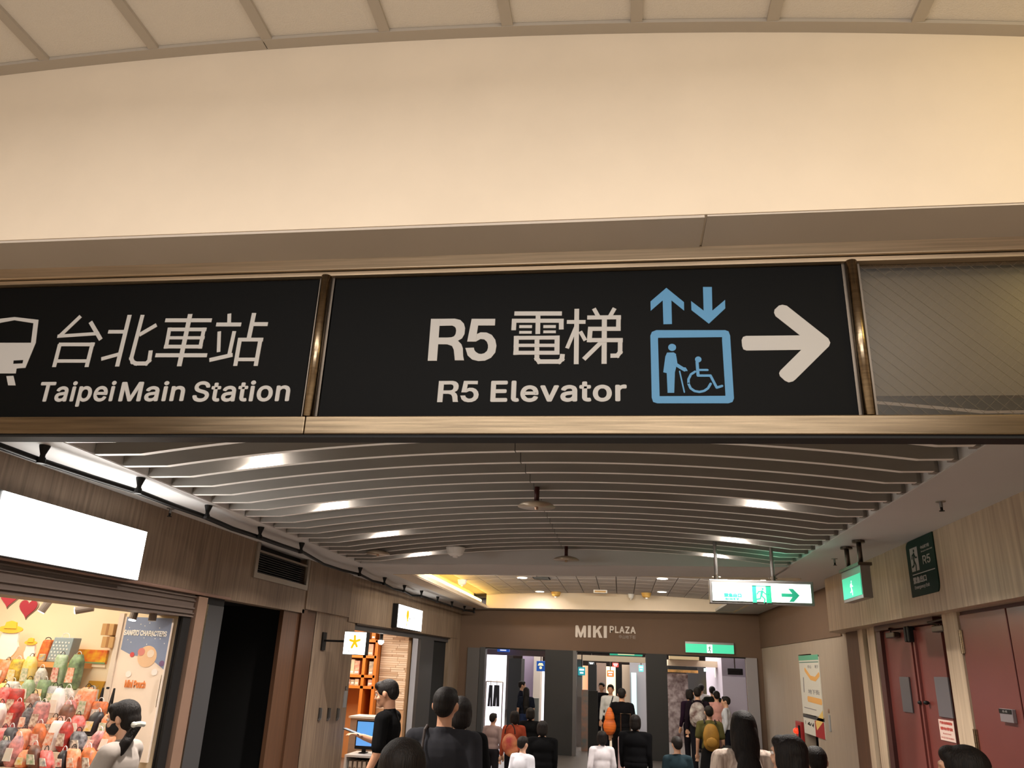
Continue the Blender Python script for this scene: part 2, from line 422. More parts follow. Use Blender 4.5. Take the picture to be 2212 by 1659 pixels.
# upstands round the recess
up = MB()
up.box(FX1, FX1 + .05, YB1, FY1, 3.14, 3.45)
up.prism(fY(FY1), [(FX0, zs(FX0) - .004), (FX1, zs(FX1) - .004), (FX1, 3.5), (FX0, 3.5)], -.08, .01)
up.box(FX0, FX1, YB1 - .06, YB1, 3.12, 3.5)
u = up.build('trim_1', M_cream); struct(u)
struct(MB().box(FX0 - .02, FX0 + .02, YB1, FY1, 3.07, 3.13).box(FX0 - .35, FX0 - .3, YB1, FY1, 3.07, 3.5).box(FX0 - .3, FX0, YB1, FY1, 3.06, 3.075).build('trim_2', M_cream))
M_tubelit = mat('cove_tube', (255, 214, 90), 0.5, emit=22, ecol=(255, 206, 96))
for k in range(5):
    y = YB1 + .15 + k * 1.32
    lab = ['yellow cove tube at the left edge of the far ceiling, first from the beam', 'yellow cove tube at the left edge of the far ceiling, second from the beam', 'yellow cove tube at the left edge of the far ceiling, middle one', 'yellow cove tube at the left edge of the far ceiling, next to last', 'yellow cove tube at the left edge of the far ceiling, by the end wall'][k]
    e = empty('cove_tube', (FX0 - .12, y, 3.14), lab, 'light', 'yellow cove tubes')
    MB().tube([(FX0 - .12, y, 3.22), (FX0 - .12, y + 1.24, 3.22)], 0.03, 8).build('tube', M_tubelit, e)
    MB().box(FX0 - .16, FX0 - .08, y, y + 1.24, 3.13, 3.185).build('batten', M_white, e)

# ---------------- left corridor wall
ZLL = 2.375                      # underside of the left fascia
def up_wall(name, x, y0, y1, z0, z1, m, t=0.12): return MB().box(x - t, x, y0, y1, z0, z1)
lw = MB().box(XL - .15, XL, YS + .05, 8.45, ZLL, 3.2)
lw.box(XL - .15, XL, 8.45, 10.02, ZLL, 2.69)
lw.box(XL - .15, XL, 10.02, 10.06, ZLL, 3.2)
wl = lw.build('wall_left', M_wood); struct(wl)
# boxed-out piece over the pier with a rounded far corner
c = [(0, 10.06), (0, 11.9)]
pts = [(XL - .4, 10.06), (XL + .015, 10.06), (XL + .015, 11.75)]
for k in range(7):
    a = math.pi / 2 * k / 6; pts.append((XL - .135 + .15 * math.cos(a), 11.75 + .2 * math.sin(a)))
pts.append((XL - .4, 11.95))
frz = frame((0, 0, 0), (1, 0, 0), (0, 1, 0), (0, 0, 1))
MB().prism(frz, pts, 2.43, 3.2).build('boxed_corner', M_wood, wl)
# bull-nose under the fascia
MB().tube([(XL + .0, YS + .05, ZLL + .012), (XL + .0, 8.0, ZLL + .012)], 0.016, 8).build('bull_nose', mat('rose_trim', (150, 120, 106), 0.5), wl)
# ventilation grille
e = empty('vent_grille', (XL, 9.2, 2.69), 'dark louvred air grille in a silver frame high on the left wall', 'vent')
for a in (MB().box(XL - .01, XL + .02, 8.43, 8.50, 2.66, 3.10), MB().box(XL - .01, XL + .02, 9.96, 10.03, 2.66, 3.10), MB().box(XL - .01, XL + .02, 8.50, 9.96, 2.66, 2.72), MB().box(XL - .02, XL + .012, 8.50, 9.96, 2.955, 2.975)):
    a.build('frame', mat('grille_frame', (150, 140, 128), 0.45, 0.3), e)
MB().box(XL - .2, XL - .10, 8.5, 9.96, 2.70, 3.12).build('backing', M_black, e)
for k in range(9): MB().box(XL - .09, XL - .03, 8.5, 9.96, 2.735 + k * .026, 2.741 + k * .026).build('louvre', M_greydoor, e)
# light sign box of the first shop
p0, p1 = hit(8, 1066, X=XL + .12), hit(318, 1150, X=XL + .12)
e = empty('light_box_sign', (XL, 5.2, 2.40), 'large blank glowing white sign box above the toy shop window', 'sign')
MB().box(XL, XL + .11, p0.y - .06, p1.y + .01, 2.385, 2.79).build('casing', M_greydoor, e)
MB().box(XL + .108, XL + .12, p0.y, p1.y, 2.39, 2.785).build('face', M_lightwhite, e)
# below the fascia: shutter housing, posts, dark doorway, pier
lo = MB(); st = struct(MB().box(XL - .30, XL - .03, YS + .05, 7.35, 2.16, ZLL).build('trim_3', M_shutter))
for k, (z, t) in enumerate(((2.355, .012), (2.315, .010), (2.25, .014), (2.20, .01), (2.172, .012))):
    MB().box(XL - .03, XL - .03 + .018, YS + .05, 7.35, z - t, z).build('shutter_ridge', M_shutter, st)
Yp = lambda px, py=1463, X=XL: hit(px, py, X=X).y
Z0 = 0.0
w1 = empty('window_1', (XL, 5.0, 0), None, None); struct(w1)
MB().box(XL - .08, XL - .03, 7.20, 7.34, 0, 2.17).build('window_frame', M_black, w1)
MB().box(XL - .08, XL - .03, 3.0, 7.34, 0.70, 0.78).build('window_frame', M_black, w1)
MB().box(XL - .06, XL - .052, 3.0, 7.2, .78, 2.17).build('window_glass', mix_glass('clear_glass', (1, 1, 1), 0.04), w1)
struct(MB().box(XL - .08, XL - .0, 7.37, 7.55, 0, 2.36).build('trim_4', M_pink))
struct(MB().box(XL - .06, XL - .01, 7.565, 7.60, 0, 2.30).build('trim_5', M_steel))
d1 = MB().box(XL - .08, XL - .03, 7.62, 7.96, 0, 2.30).build('door_1', M_greydoor); struct(d1)
struct(MB().box(XL - .15, XL - .04, 7.62, 7.97, 2.30, ZLL).build('trim_6', M_black))
# dark recess behind the doorway
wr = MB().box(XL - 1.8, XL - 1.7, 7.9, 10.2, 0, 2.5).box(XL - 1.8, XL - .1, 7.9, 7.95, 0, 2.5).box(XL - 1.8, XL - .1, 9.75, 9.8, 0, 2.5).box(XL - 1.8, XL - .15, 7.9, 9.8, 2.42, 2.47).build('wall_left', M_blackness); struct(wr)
p2 = MB().box(XL - .08, XL - .03, 9.49, 9.99, 0, 2.39).build('door_2', M_wooddk); struct(p2)
struct(MB().box(XL - .06, XL - .0, 9.99, 10.18, 0, 2.42).build('trim_7', M_wooddk))
struct(MB().box(XL - .07, XL - .04, 10.18, 10.60, 0, 2.43).build('trim_8', M_wooddk))
pier = struct(MB().box(XL - .3, XL - .04, 10.58, 12.28, 0, 2.45).build('wall_left', M_wood))
# upper wall beyond
YW2 = 12.0
wl2 = MB(); xa, xb = XL - .02, -3.79
def slant(m, y0, y1, z0, z1, o0=0.0, t=0.12):
    def X(y): return xa + (xb - xa) * (y - YW2) / (FARY - YW2) + o0
    x0, x1 = X(y0), X(y1)
    m.add([(x0, y0, z0), (x1, y1, z0), (x1, y1, z1), (x0, y0, z1), (x0 - t, y0, z0), (x1 - t, y1, z0), (x1 - t, y1, z1), (x0 - t, y0, z1)],
          [(0, 1, 2, 3), (4, 7, 6, 5), (0, 4, 5, 1), (3, 2, 6, 7), (0, 3, 7, 4), (1, 5, 6, 2)])
    return m
slant(wl2, YW2 - .1, FARY, 2.37, 3.2)
ya_, yb_, yc_ = 15.95, 16.9, 18.1
slant(wl2, yc_, FARY, 0, 2.38)
struct(wl2.build('wall_left', M_wood))
struct(slant(MB(), 12.28, yc_, 2.27, 2.37, -.05, .1).build('trim_9', M_greydoor))
struct(slant(MB(), 12.28, yc_, 2.345, 2.37, .0, .06).build('trim_10', M_steeldk))
struct(slant(MB(), ya_, yb_, 0, 2.27, -.04, .06).build('trim_27', M_greydoor))
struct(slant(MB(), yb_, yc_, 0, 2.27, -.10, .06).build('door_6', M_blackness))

# ---------------- right corridor wall
ZRL = 2.455
pts = [(XR + .5, 3.0), (XR, 3.0), (XR, 11.6)]
for k in range(9):
    a = math.pi / 2 * k / 8; pts.append((XR + .5 - .5 * math.cos(a), 11.6 + .55 * math.sin(a)))
rw = MB().prism(frz, pts, ZRL, 3.2).build('wall_right', M_woodr); struct(rw)
XD = 3.0
pX = 3.12
struct(MB().box(pX, pX + .2, 12.15, FARY, ZRL - .03, 3.2).build('wall_right', M_farwall))
pw = MB().box(pX + .02, pX + .2, 10.95, 14.2, 0, ZRL).box(pX + .02, pX + .2, 15.2, FARY, 0, ZRL - .03).box(pX + .02, pX + .2, 14.2, 15.2, 2.22, ZRL - .03)
struct(pw.build('wall_right', mat('taupe_panel', (164, 150, 136), 0.7, noise=0.08, nscale=3, stretch=(6, 6, .5))))
struct(MB().box(pX + .3, pX + .35, 14.0, 15.4, 0, 2.24).build('door_3', M_reddark))
struct(MB().box(pX + .1, pX + .3, 14.2, 14.26, 0, 2.24).build('trim_11', M_wooddk))
# columns and recess of the double door
def ycol(px, py=1500, X=XD): return hit(px, py, X=X).y
cols = [(1830, 1856, 3.10, M_wooddk), (1856, 1866, 3.05, M_woodr), (1866, 1876, 3.10, M_wooddk), (1876, 1892, 3.04, M_woodr)]
for i, (a, b, X, m) in enumerate(cols):
    y1, y0 = ycol(a, 1400, X), ycol(b, 1400, X)
    struct(MB().box(X, X + .2, y0, y1, 0, ZRL + .01).build('trim_%d' % (12 + i), m))
yA, yB = ycol(1912, 1400, 3.06), ycol(2037, 1400, 3.06)      # far and near side of the double door
yM = ycol(1977, 1400, 3.06)
yC = ycol(2069, 1330, XD)
struct(MB().box(2.99, 3.2, yC, ycol(2036, 1330, XD), 0, ZRL + .01).build('trim_16', M_woodr))
e = struct(empty('door_4', (3.05, yM, 0), None, None))
MB().box(3.02, 3.1, yA, yA + .16, 0, 2.42).build('door_frame', M_reddark, e)
MB().box(3.0, 3.1, yB, yA + .12, 2.395, ZRL + .005).build('door_frame', M_reddark, e)
MB().box(3.06, 3.1, yM + .035, yA, 0, 2.39).build('door_leaf', M_reddoor, e, bevel=.004)
MB().box(3.06, 3.1, yB, yM - .035, 0, 2.39).build('door_leaf', M_reddoor, e, bevel=.004)
MB().box(3.07, 3.1, yM - .035, yM + .035, 0, 2.39).build('door_gap', M_reddark, e)
MB().box(3.035, 3.06, yM + .03, yM + .075, 0.1, 2.36).build('meeting_stile', M_reddoor, e)
MB().box(3.035, 3.06, yM - .075, yM - .03, 0.1, 2.36).build('meeting_stile', M_reddoor, e)
for (a, b, c_, d) in ((1943, 1462, 1973, 1540), (2018, 1462, 2060, 1552)):
    q0, q1 = hit(a, b, X=3.05), hit(c_, d, X=3.05)
    MB().box(3.045, 3.06, q1.y, q0.y, q1.z, q0.z).build('kick_plate', mat('slate_plate', (96, 92, 96), 0.4), e, bevel=.002)
for px in (1988, 2001):
    q = hit(px, 1518, X=3.03); MB().lathe(q, [(0.006, -.02), (0.024, -.012), (0.028, 0), (0.024, .012), (0.006, .02)], 12).build('knob', M_black, e, smooth=True)
for (px, py, s) in ((1925, 1372, 1), (2028, 1358, -1)):
    q = hit(px, py, X=3.0)
    MB().box(2.98, 3.05, q.y - .14, q.y + .14, q.z - .03, q.z + .03).build('door_closer', M_steeldk, e, bevel=.01)
    MB().tube([(3.0, q.y, q.z + .03), (2.95, q.y - s * .12, q.z + .06), (3.02, q.y + s * .1, q.z + .085)], .012, 6).build('closer_arm', M_steeldk, e)
for d in (.045, -.045):
    MB().box(2.985, 3.05, yM + d - .03, yM + d + .03, 2.24, 2.40).build('coordinator', M_black, e, bevel=.012)
# notice on the near leaf
q0, q1 = hit(2027, 1553, X=3.055), hit(2066, 1605, X=3.055)
e = empty('paper_notice', (3.05, q0.y, q1.z), 'white paper notice with red print taped below the slate plate on the red door', 'notice')
MB().box(3.053, 3.057, q1.y, q0.y, q1.z, q0.z).build('paper', mat('notice_paper', (214, 188, 176), 0.7), e)
fr = fRt(3.053); M_redp = mat('red_print', (176, 70, 60), 0.7)
uL, uR = -q0.y + .03, -q1.y - .03; H_ = q0.z - q1.z
text('lettering', '門後有障礙物', fr, uL, uR, q0.z - .22 * H_, q0.z - .08 * H_, M_redp, e, .001, .02)
text('lettering', '請勿停放', fr, uL, uR, q0.z - .50 * H_, q0.z - .34 * H_, M_redp, e, .001, .02)
text('lettering', 'PLEASE DO NOT', fr, uL + .05, uR - .05, q0.z - .70 * H_, q0.z - .63 * H_, M_redp, e, .001, .0)
text('lettering', 'BLOCK THE DOORWAY', fr, uL, uR, q0.z - .90 * H_, q0.z - .82 * H_, M_redp, e, .001, .0)
# service doors nearer the camera
e = struct(empty('door_5', (XD, 6.9, 0), None, None))
yG = ycol(2174, 1330, XD)
MB().box(XD, XD + .06, yG + .012, yC - .02, 0, 2.425).build('door_leaf', M_reddoor, e, bevel=.004)
MB().box(XD, XD + .06, 3.2, yG - .012, 0, 2.425).build('door_leaf', M_reddoor, e, bevel=.004)
MB().box(XD + .02, XD + .05, 3.2, yC, 0, ZRL + .01).build('door_frame', M_reddark, e)
for z in (2.20, 1.39):
    MB().box(XD - .012, XD + .01, yC - .05, yC + .02, z - .10, z + .10).build('hinge', M_steel, e, bevel=.002)
    MB().tube([(XD - .014, yC - .015, z - .10), (XD - .014, yC - .015, z + .10)], .010, 8).build('hinge_pin', M_steel, e)
q0, q1 = hit(2166, 1530, X=XD), hit(2199, 1563, X=XD)
e2 = empty('door_plate', (XD, q0.y, q1.z), 'small grey name plate with a black top strip on the near red door', 'plate')
MB().box(XD - .03, XD, q1.y, q0.y, q1.z, q0.z).build('plate', mat('grey_plate', (128, 120, 122), 0.4), e2, bevel=.004)
MB().box(XD - .034, XD - .03, q1.y + .004, q0.y - .004, q0.z - .035, q0.z - .004).build('strip', M_black, e2)
text('lettering', 'R5-01', fRt(XD - .034), -q0.y + .07, -q1.y - .07, q0.z - .027, q0.z - .012, M_signwht, e2, .001)

# ---------------- far wall with its three gateways
fw = MB()
zo = 2.215
ops = [(hit(1040, 1400, Y=FARY).x, hit(1178, 1403, Y=FARY).x), (hit(1240, 1405, Y=FARY).x, hit(1395, 1408, Y=FARY).x), (hit(1440, 1411, Y=FARY).x, hit(1612, 1418, Y=FARY).x)]
fw.box(-4.6, ops[0][0], FARY, FARY + .25, 0, 3.2)
fw.box(ops[2][1], 4.2, FARY, FARY + .25, 0, 3.2)
fw.box(ops[0][0], ops[2][1], FARY, FARY + .25, zo, 3.2)
wf = fw.build('wall_front', M_farwall); struct(wf)
for i in (0, 1):
    a, b = ops[i][1], ops[i + 1][0]
    struct(MB().box(a, b, FARY - .03, FARY + .3, 0, zo).build('trim_%d' % (20 + i), M_darkpil))
struct(MB().box(ops[0][0] - .02, ops[0][0] + .10, FARY - .04, FARY + .25, 0, zo).build('trim_22', M_greydoor))
struct(MB().box(ops[0][0] - .32, ops[0][0] - .03, FARY - .03, FARY, 0, zo - .02).build('trim_23', mat('grey_gate', (84, 80, 80), .45)))
struct(MB().box(ops[1][0] - .02, ops[1][0] + .06, FARY - .04, FARY + .25, 0, zo).build('trim_24', mat('grey_gate', (84, 80, 80), .45)))
struct(MB().box(ops[2][1] - .02, ops[2][1] + .22, FARY - .05, FARY - .0, 0, zo - .01).build('trim_25', mat('pale_gate', (150, 146, 150), .4)))
struct(MB().box(ops[0][0], ops[2][1], FARY - .012, FARY, zo - .03, zo).build('trim_26', M_black))
# name lettering
e = empty('wall_lettering', (-.4, FARY, 2.55), 'raised pale name lettering MIKI PLAZA on the brown wall over the gateways', 'lettering')
M_let = mat('pale_letters', (206, 196, 188), 0.5)
fr = fY(FARY)
def bx(l, t, r, b, Y): a = hit(l, (t + b) / 2, Y=Y); c_ = hit(r, (t + b) / 2, Y=Y); d = hit((l + r) / 2, t, Y=Y); g = hit((l + r) / 2, b, Y=Y); return a.x, c_.x, g.z, d.z
def tx(name, s, box, Y, m, parent, **k):
    u0, u1, v0, v1 = bx(*box, Y); return text(name, s, fY(Y), u0, u1, v0, v1, m, parent, **k)
for ch, box_ in (('M', (1243, 1351, 1266, 1377)),): tx('letter', ch, box_, FARY, M_let, e, depth=.014, bold=.035, split='latin')
kb = MB(); u0, u1, v0, v1 = bx(1281, 1352, 1301.5, 1377.5, FARY); h_ = v1 - v0; w_ = u1 - u0
kb.prism(fr, [(u0, v0), (u0 + w_ * .30, v0), (u0 + w_ * .30, v1), (u0, v1)], 0, .014)
kb.prism(fr, [(u0 + w_ * .30, v0 + h_ * .34), (u0 + w_ * .30, v0 + h_ * .60), (u0 + w_ * .66, v1), (u1 - w_ * .02, v1)], 0, .014)
kb.prism(fr, [(u0 + w_ * .42, v0 + h_ * .52), (u0 + w_ * .62, v0 + h_ * .68), (u1, v0), (u1 - w_ * .36, v0)], 0, .014)
kb.build('letter', M_let, e)
for box_ in ((1270, 1351, 1276.5, 1377), (1304, 1352, 1311, 1378)):
    u0, u1, v0, v1 = bx(*box_, FARY); MB().box(u0, u1, FARY - .014, FARY, v0, v1).build('letter', M_let, e)
tx('letter', 'PLAZA', (1317, 1353, 1373, 1368), FARY, M_let, e, depth=.014, bold=.028, spacing=1.12, split='latin')
tx('lettering', '中山地下街', (1337, 1372, 1373, 1380), FARY, mat('dull_letters', (150, 138, 130), .5), e, depth=.01)

# ================================================================ THE SIGN SCREEN
ZT0, ZT1, ZB0, ZB1 = 3.425, 3.494, 2.690, 2.768
e = empty('screen_frame', (-.4, YS, 2.69), 'long brushed steel frame with rails and a wire glass pane hanging under the cream header', 'frame')
f = fY(YS)
MB().box(-6, 5.4, YS - .05, YS + .05, ZT0 + .008, ZT1).build('top_rail', M_steel2, e, bevel=.004)
MB().box(-6, 5.4, YS - .035, YS + .035, ZT0 - .014, ZT0 + .004).build('inner_rail', M_steel2, e)
MB().box(-6, -1.262, YS - .05, YS + .05, ZB0, ZB1 - .003).build('bottom_rail', M_steel, e, bevel=.004)
MB().box(-1.260, 5.4, YS - .05, YS + .05, ZB0, ZB1 - .003).build('bottom_rail', M_steel, e, bevel=.004)
MB().box(-6, 5.4, YS - .04, YS + .04, ZB0 - .012, ZB0).build('bottom_shadow_strip', M_black, e)  # black strip drawn in for the shadow line under the rail
for x in (-3.44, -1.26, .918, 3.1):
    MB().tube([(x, YS - .030, ZB1), (x, YS - .030, ZT0 - .014)], .022, 12).build('mullion', M_steel, e, smooth=True)
    MB().box(x - .034, x + .034, YS - .018, YS + .03, ZB1, ZT0 - .014).build('mullion_channel', M_steeldk, e)
MB().box(.955, 3.07, YS + .0, YS + .008, ZB1, ZT0 - .014).build('glass_pane', mix_glass('wire_glass', (.80, .78, .74), 0.025, .35), e)
wm = MB(); a0, a1, b0, b1 = .955, 3.07, ZB1, ZT0 - .014; st = .05
k = -int((b1 - b0) / st) - 1
while a0 + k * st < a1:
    for sgn in (1, -1):
        x0 = a0 + k * st; pts = [(x0, b0), (x0 + (b1 - b0), b1)] if sgn > 0 else [(x0, b1), (x0 + (b1 - b0), b0)]
        (xa, za), (xb, zb) = pts
        if xa < a0: za += (a0 - xa) * sgn; xa = a0
        if xb > a1: zb -= (xb - a1) * sgn; xb = a1
        if xb > xa: wm.stroke(f, [(xa, za), (xb, zb)], .0009, -.004, -.0055, False)
    k += 1
tag(wm.build('wire_mesh', mat('glass_wire', (112, 98, 80), .6), e), kind='stuff')

def crop(ox, oy, sc, Y):
    """points read off an enlarged crop of the sign, put on the sign's own plane"""
    def g(p):
        h = hit(ox + p[0] * sc, oy + p[1] * sc, Y=Y); return (h.x, h.z)
    return g
YP = YS - .012
fp = fY(YP)
def bxp(l, t, r, b): return bx(l, t, r, b, YP)
# left panel
e = empty('direction_sign', (-2.4, YP, ZB1), 'black sign panel reading Taipei Main Station beside a white train pictogram', 'sign')
MB().box(-3.40, -1.30, YP, YP + .014, ZB1 - .002, ZT0 - .02).build('panel', M_signblk, e)
g = crop(0, 560, .33454, YP)
def zed(pts, g): return [g(p) for p in pts]
tx_ = lambda name, s_, box, m, par, **k: text(name, s_, fp, *bxp(*box), m, par, depth=.0015, **k)
def glyph(strokes, sc_, g_, par):
    b = MB()
    for w, pts in strokes:
        w *= sc_; q = [g_(p) for p in pts]
        for i in range(len(q) - 1):
            a, c_ = Vector(q[i]), Vector(q[i + 1]); d = (c_ - a).normalized()
            if i > 0: a = a - d * w * .42
            if i < len(q) - 2: c_ = c_ + d * w * .42
            b.stroke(fp, [tuple(a), tuple(c_)], w, 0, .0015, False)
    return b.build('letter', M_signwht, par)
GL = {
 '台': [(30, [(522, 368), (385, 498)]), (26, [(372, 498), (640, 480)]), (30, [(585, 405), (652, 520)]), (30, [(388, 548), (350, 697)]), (30, [(600, 538), (560, 697)]), (28, [(380, 551), (612, 551)]), (26, [(362, 658), (575, 658)])],
 '北': [(32, [(838, 360), (757, 693)]), (28, [(700, 469), (815, 469)]), (28, [(655, 645), (775, 612)]), (30, [(922, 360), (849, 640), (858, 664), (880, 674), (945, 674), (965, 655), (975, 590)]), (30, [(1012, 425), (900, 490)])],
 '車': [(30, [(1068, 395), (1368, 395)]), (28, [(1084, 454), (1334, 454)]), (24, [(1075, 508), (1322, 508)]), (28, [(1060, 565), (1308, 565)]), (28, [(1097, 442), (1072, 578)]), (28, [(1320, 442), (1292, 578)]), (30, [(1005, 621), (1338, 621)]), (34, [(1230, 355), (1158, 692)])],
 '站': [(28, [(1482, 352), (1480, 420)]), (30, [(1397, 422), (1558, 422)]), (26, [(1417, 467), (1412, 600)]), (28, [(1514, 465), (1482, 612)]), (30, [(1353, 652), (1503, 618)]), (32, [(1642, 348), (1608, 510)]), (30, [(1625, 420), (1730, 420)]), (30, [(1552, 508), (1520, 690)]), (28, [(1540, 520), (1700, 520)]), (30, [(1685, 508), (1652, 690)]), (26, [(1528, 648), (1665, 648)])]}
for ch in '台北車站': glyph(GL[ch], .00062, g, e)
# 'Taipei Main Station': word by word
gi = lambda a: (a[0] * .33454, 560 + a[1] * .33454)
def word(s_, l, t, r, b, g_, par, bold, m=M_signwht):
    (l, t), (r, b) = g_((l, t)), g_((r, b))
    return tx_('letter', s_, (l, t, r, b), m, par, bold=bold, split='latin', spacing=1.05)
word('Taipei', 250, 788, 738, 953, gi, e, .019)
word('Main', 778, 788, 1196, 920, gi, e, .019)
word('Station', 1250, 784, 1875, 921, gi, e, .019)
M0 = MB()
cen = g((-170, 500))[0]
def mir(pts): return [(2 * cen - a, b) for a, b in pts]
body = zed([(-170, 540), (0, 540), (232, 540), (165, 702), (108, 706), (103, 738), (0, 738), (-170, 738)], g)
hole = zed([(90, 655), (152, 652), (147, 673), (88, 676)], g)
pg = MB().prism(fp, body, 0, .0015).prism(fp, mir(body), 0, .0015)
pg.build('train_body', M_signwht, e)
MB().prism(fp, hole, .0015, .0022).build('train_lamp', M_signblk, e)
MB().prism(fp, mir(hole), .0015, .0022).build('train_lamp', M_signblk, e)
rf = MB()
for poly in ([(0, 385), (95, 374), (97, 394), (0, 412), (-170, 430), (-170, 400)], [(95, 374), (250, 392), (219, 414), (95, 395)], [(218, 412), (250, 392), (232, 542), (202, 540)]):
    q = zed(poly, g); rf.prism(fp, q, 0, .0015).prism(fp, mir(q), 0, .0015)
rf.build('train_window_frame', M_signwht, e)
leg = zed([(42, 755), (88, 753), (102, 815), (54, 815)], g)
MB().prism(fp, leg, 0, .0015).build('train_rail', M_signwht, e); MB().prism(fp, mir(leg), 0, .0015).build('train_rail', M_signwht, e)
# middle panel
e = empty('direction_sign', (-.17, YP, ZB1), 'black sign panel reading R5 Elevator with blue lift pictogram and white arrow', 'sign')
MB().box(-1.222, .888, YP, YP + .014, ZB1 - .002, ZT0 - .02).build('panel', M_signblk, e)
s1 = .32549; gm = lambda a: (680 + a[0] * s1, 560 + a[1] * s1)
def wordm(s_, l, t, r, b, bold, split='latin', spacing=1.0):
    (l, t), (r, b) = gm((l, t)), gm((r, b))
    return tx_('letter', s_, (l, t, r, b), M_signwht, e, bold=bold, split=split, spacing=spacing)
RO = [(772, 397), (930, 395), (966, 404), (990, 428), (998, 458), (994, 497), (978, 526), (945, 545), (900, 566), (815, 565)]
RI = [(825, 443), (912, 441), (928, 448), (936, 458), (939, 475), (935, 497), (925, 512), (908, 519), (880, 521), (823, 521)]
RS = [(772, 397), (832, 397), (811, 675), (750, 675)]
RL = [(880, 555), (950, 541), (974, 566), (983, 592), (985, 642), (991, 672), (930, 672), (927, 640), (923, 602), (911, 577), (880, 566)]
FO = [(1060, 505), (1100, 486), (1140, 487), (1175, 503), (1198, 535), (1206, 575), (1198, 620), (1170, 655), (1130, 674), (1085, 677), (1045, 667), (1015, 640), (1000, 590)]
FI = [(1068, 548), (1100, 530), (1125, 533), (1142, 548), (1150, 570), (1150, 590), (1143, 610), (1125, 625), (1105, 630), (1088, 628), (1070, 617), (1060, 605), (1056, 588)]
FT = [(1042, 397), (1198, 397), (1196, 441), (1085, 441)]
FL_ = [(1042, 397), (1092, 400), (1084, 445), (1068, 548), (1012, 548)]
def rglyph(mp, which, g_):
    b = MB()
    O, I, ps = (RO, RI, (RS, RL)) if which == 'R' else (FO, FI, (FT, FL_))
    for k in range(len(O) - 1): b.prism(fp, [g_(mp(q)) for q in (O[k], O[k + 1], I[k + 1], I[k])], 0, .0015)
    for p_ in ps: b.prism(fp, [g_(mp(q)) for q in p_], 0, .0015)
    return b.build('letter', M_signwht, e)
_g = crop(680, 560, s1, YP)
rglyph(lambda q: q, 'R', _g); rglyph(lambda q: q, '5', _g)
gg = crop(680, 560, s1, YP)
glyph([(32, [(1325, 361), (1640, 361)]), (32, [(1482, 361), (1480, 497)]), (30, [(1308, 409), (1652, 409)]), (32, [(1324, 398), (1320, 472)]), (32, [(1636, 398), (1636, 467)]), (22, [(1357, 448), (1442, 448)]), (20, [(1357, 486), (1440, 486)]), (22, [(1517, 448), (1600, 448)]), (20, [(1517, 483), (1600, 483)]), (28, [(1322, 523), (1625, 521)]), (24, [(1320, 573), (1620, 573)]), (28, [(1318, 622), (1622, 622)]), (34, [(1338, 510), (1336, 636)]), (34, [(1609, 508), (1607, 634)]), (32, [(1475, 515), (1474, 660), (1490, 680), (1622, 680), (1640, 664), (1644, 630)])], .000605, gg, e)
glyph([(32, [(1739, 330), (1735, 697)]), (28, [(1673, 417), (1797, 417)]), (26, [(1738, 440), (1674, 592)]), (26, [(1762, 480), (1796, 540)]), (28, [(1852, 328), (1880, 378)]), (28, [(1990, 326), (1960, 378)]), (30, [(1808, 388), (2032, 386)]), (30, [(2016, 375), (2014, 470)]), (30, [(1825, 463), (2030, 463)]), (32, [(1830, 450), (1821, 552)]), (30, [(1808, 538), (2044, 538)]), (30, [(2027, 530), (2026, 618), (2008, 641), (1962, 642)]), (34, [(1922, 385), (1920, 695)]), (30, [(1908, 545), (1785, 665)])], .000605, gg, e)
rglyph(lambda q: (812 + (q[0] - 750) * 142 / 245, 808 + (q[1] - 395) * 142 / 281), 'R', _g); rglyph(lambda q: (966 + (q[0] - 1000) * 122 / 206, 808 + (q[1] - 396) * 142 / 281), '5', _g)
wordm('Elevator', 1168, 804, 2070, 948, .022, spacing=1.05)
g = crop(1380, 560, .37613, YP)
P = lambda pts: zed(pts, g)
MB().prism(fp, P([(590, 465), (598, 447), (615, 441), (925, 438), (785, 328), (776, 308), (779, 290), (804, 267), (824, 262), (850, 268), (1088, 456), (1099, 480), (1092, 500), (900, 690), (885, 702), (860, 708), (838, 698), (810, 672), (805, 655), (812, 640), (932, 521), (618, 525), (600, 518), (593, 500)]), 0, .0015).build('arrow', tag(M_signwht) if False else M_signwht, e)
MB().prism(fp, P([(158, 165), (259, 247), (260, 296), (187, 237), (190, 373), (141, 374), (137, 237), (68, 297), (67, 243)]), 0, .0015).build('up_arrow', M_signblue, e)
MB().prism(fp, P([(368, 160), (419, 160), (422, 296), (495, 234), (496, 283), (402, 371), (302, 293), (300, 241), (372, 296)]), 0, .0015).build('down_arrow', M_signblue, e)
out = P([(66, 440), (75, 418), (100, 408), (495, 408), (515, 415), (524, 440), (546, 800), (538, 820), (515, 828), (105, 828), (82, 820), (74, 795)])
inn = P([(110, 470), (110, 452), (112, 452), (477, 448), (478, 449), (478, 470), (497, 775), (497, 785), (490, 785), (125, 787), (119, 787), (119, 775)])
rg = MB(); vs = []
for a, b in out: vs.append(fp(a, b, .0015))
for a, b in inn: vs.append(fp(a, b, .0015))
for a, b in out: vs.append(fp(a, b, 0))
for a, b in inn: vs.append(fp(a, b, 0))
n = 12
rg.add(vs, [(i, (i + 1) % n, n + (i + 1) % n, n + i) for i in range(n)] + [(i, 2 * n + i, 2 * n + (i + 1) % n, (i + 1) % n) for i in range(n)] + [(n + i, n + (i + 1) % n, 3 * n + (i + 1) % n, 3 * n + i) for i in range(n)])
rg.build('lift_frame', M_signblue, e)
om = MB(); hc = g((191, 507)); om.disc(fp, hc, .0155, 0, .0015)
om.prism(fp, P([(162, 537), (200, 536), (213, 545), (217, 598), (214, 622), (207, 650), (203, 768), (165, 768), (160, 655), (140, 650), (152, 560)]), 0, .0015)
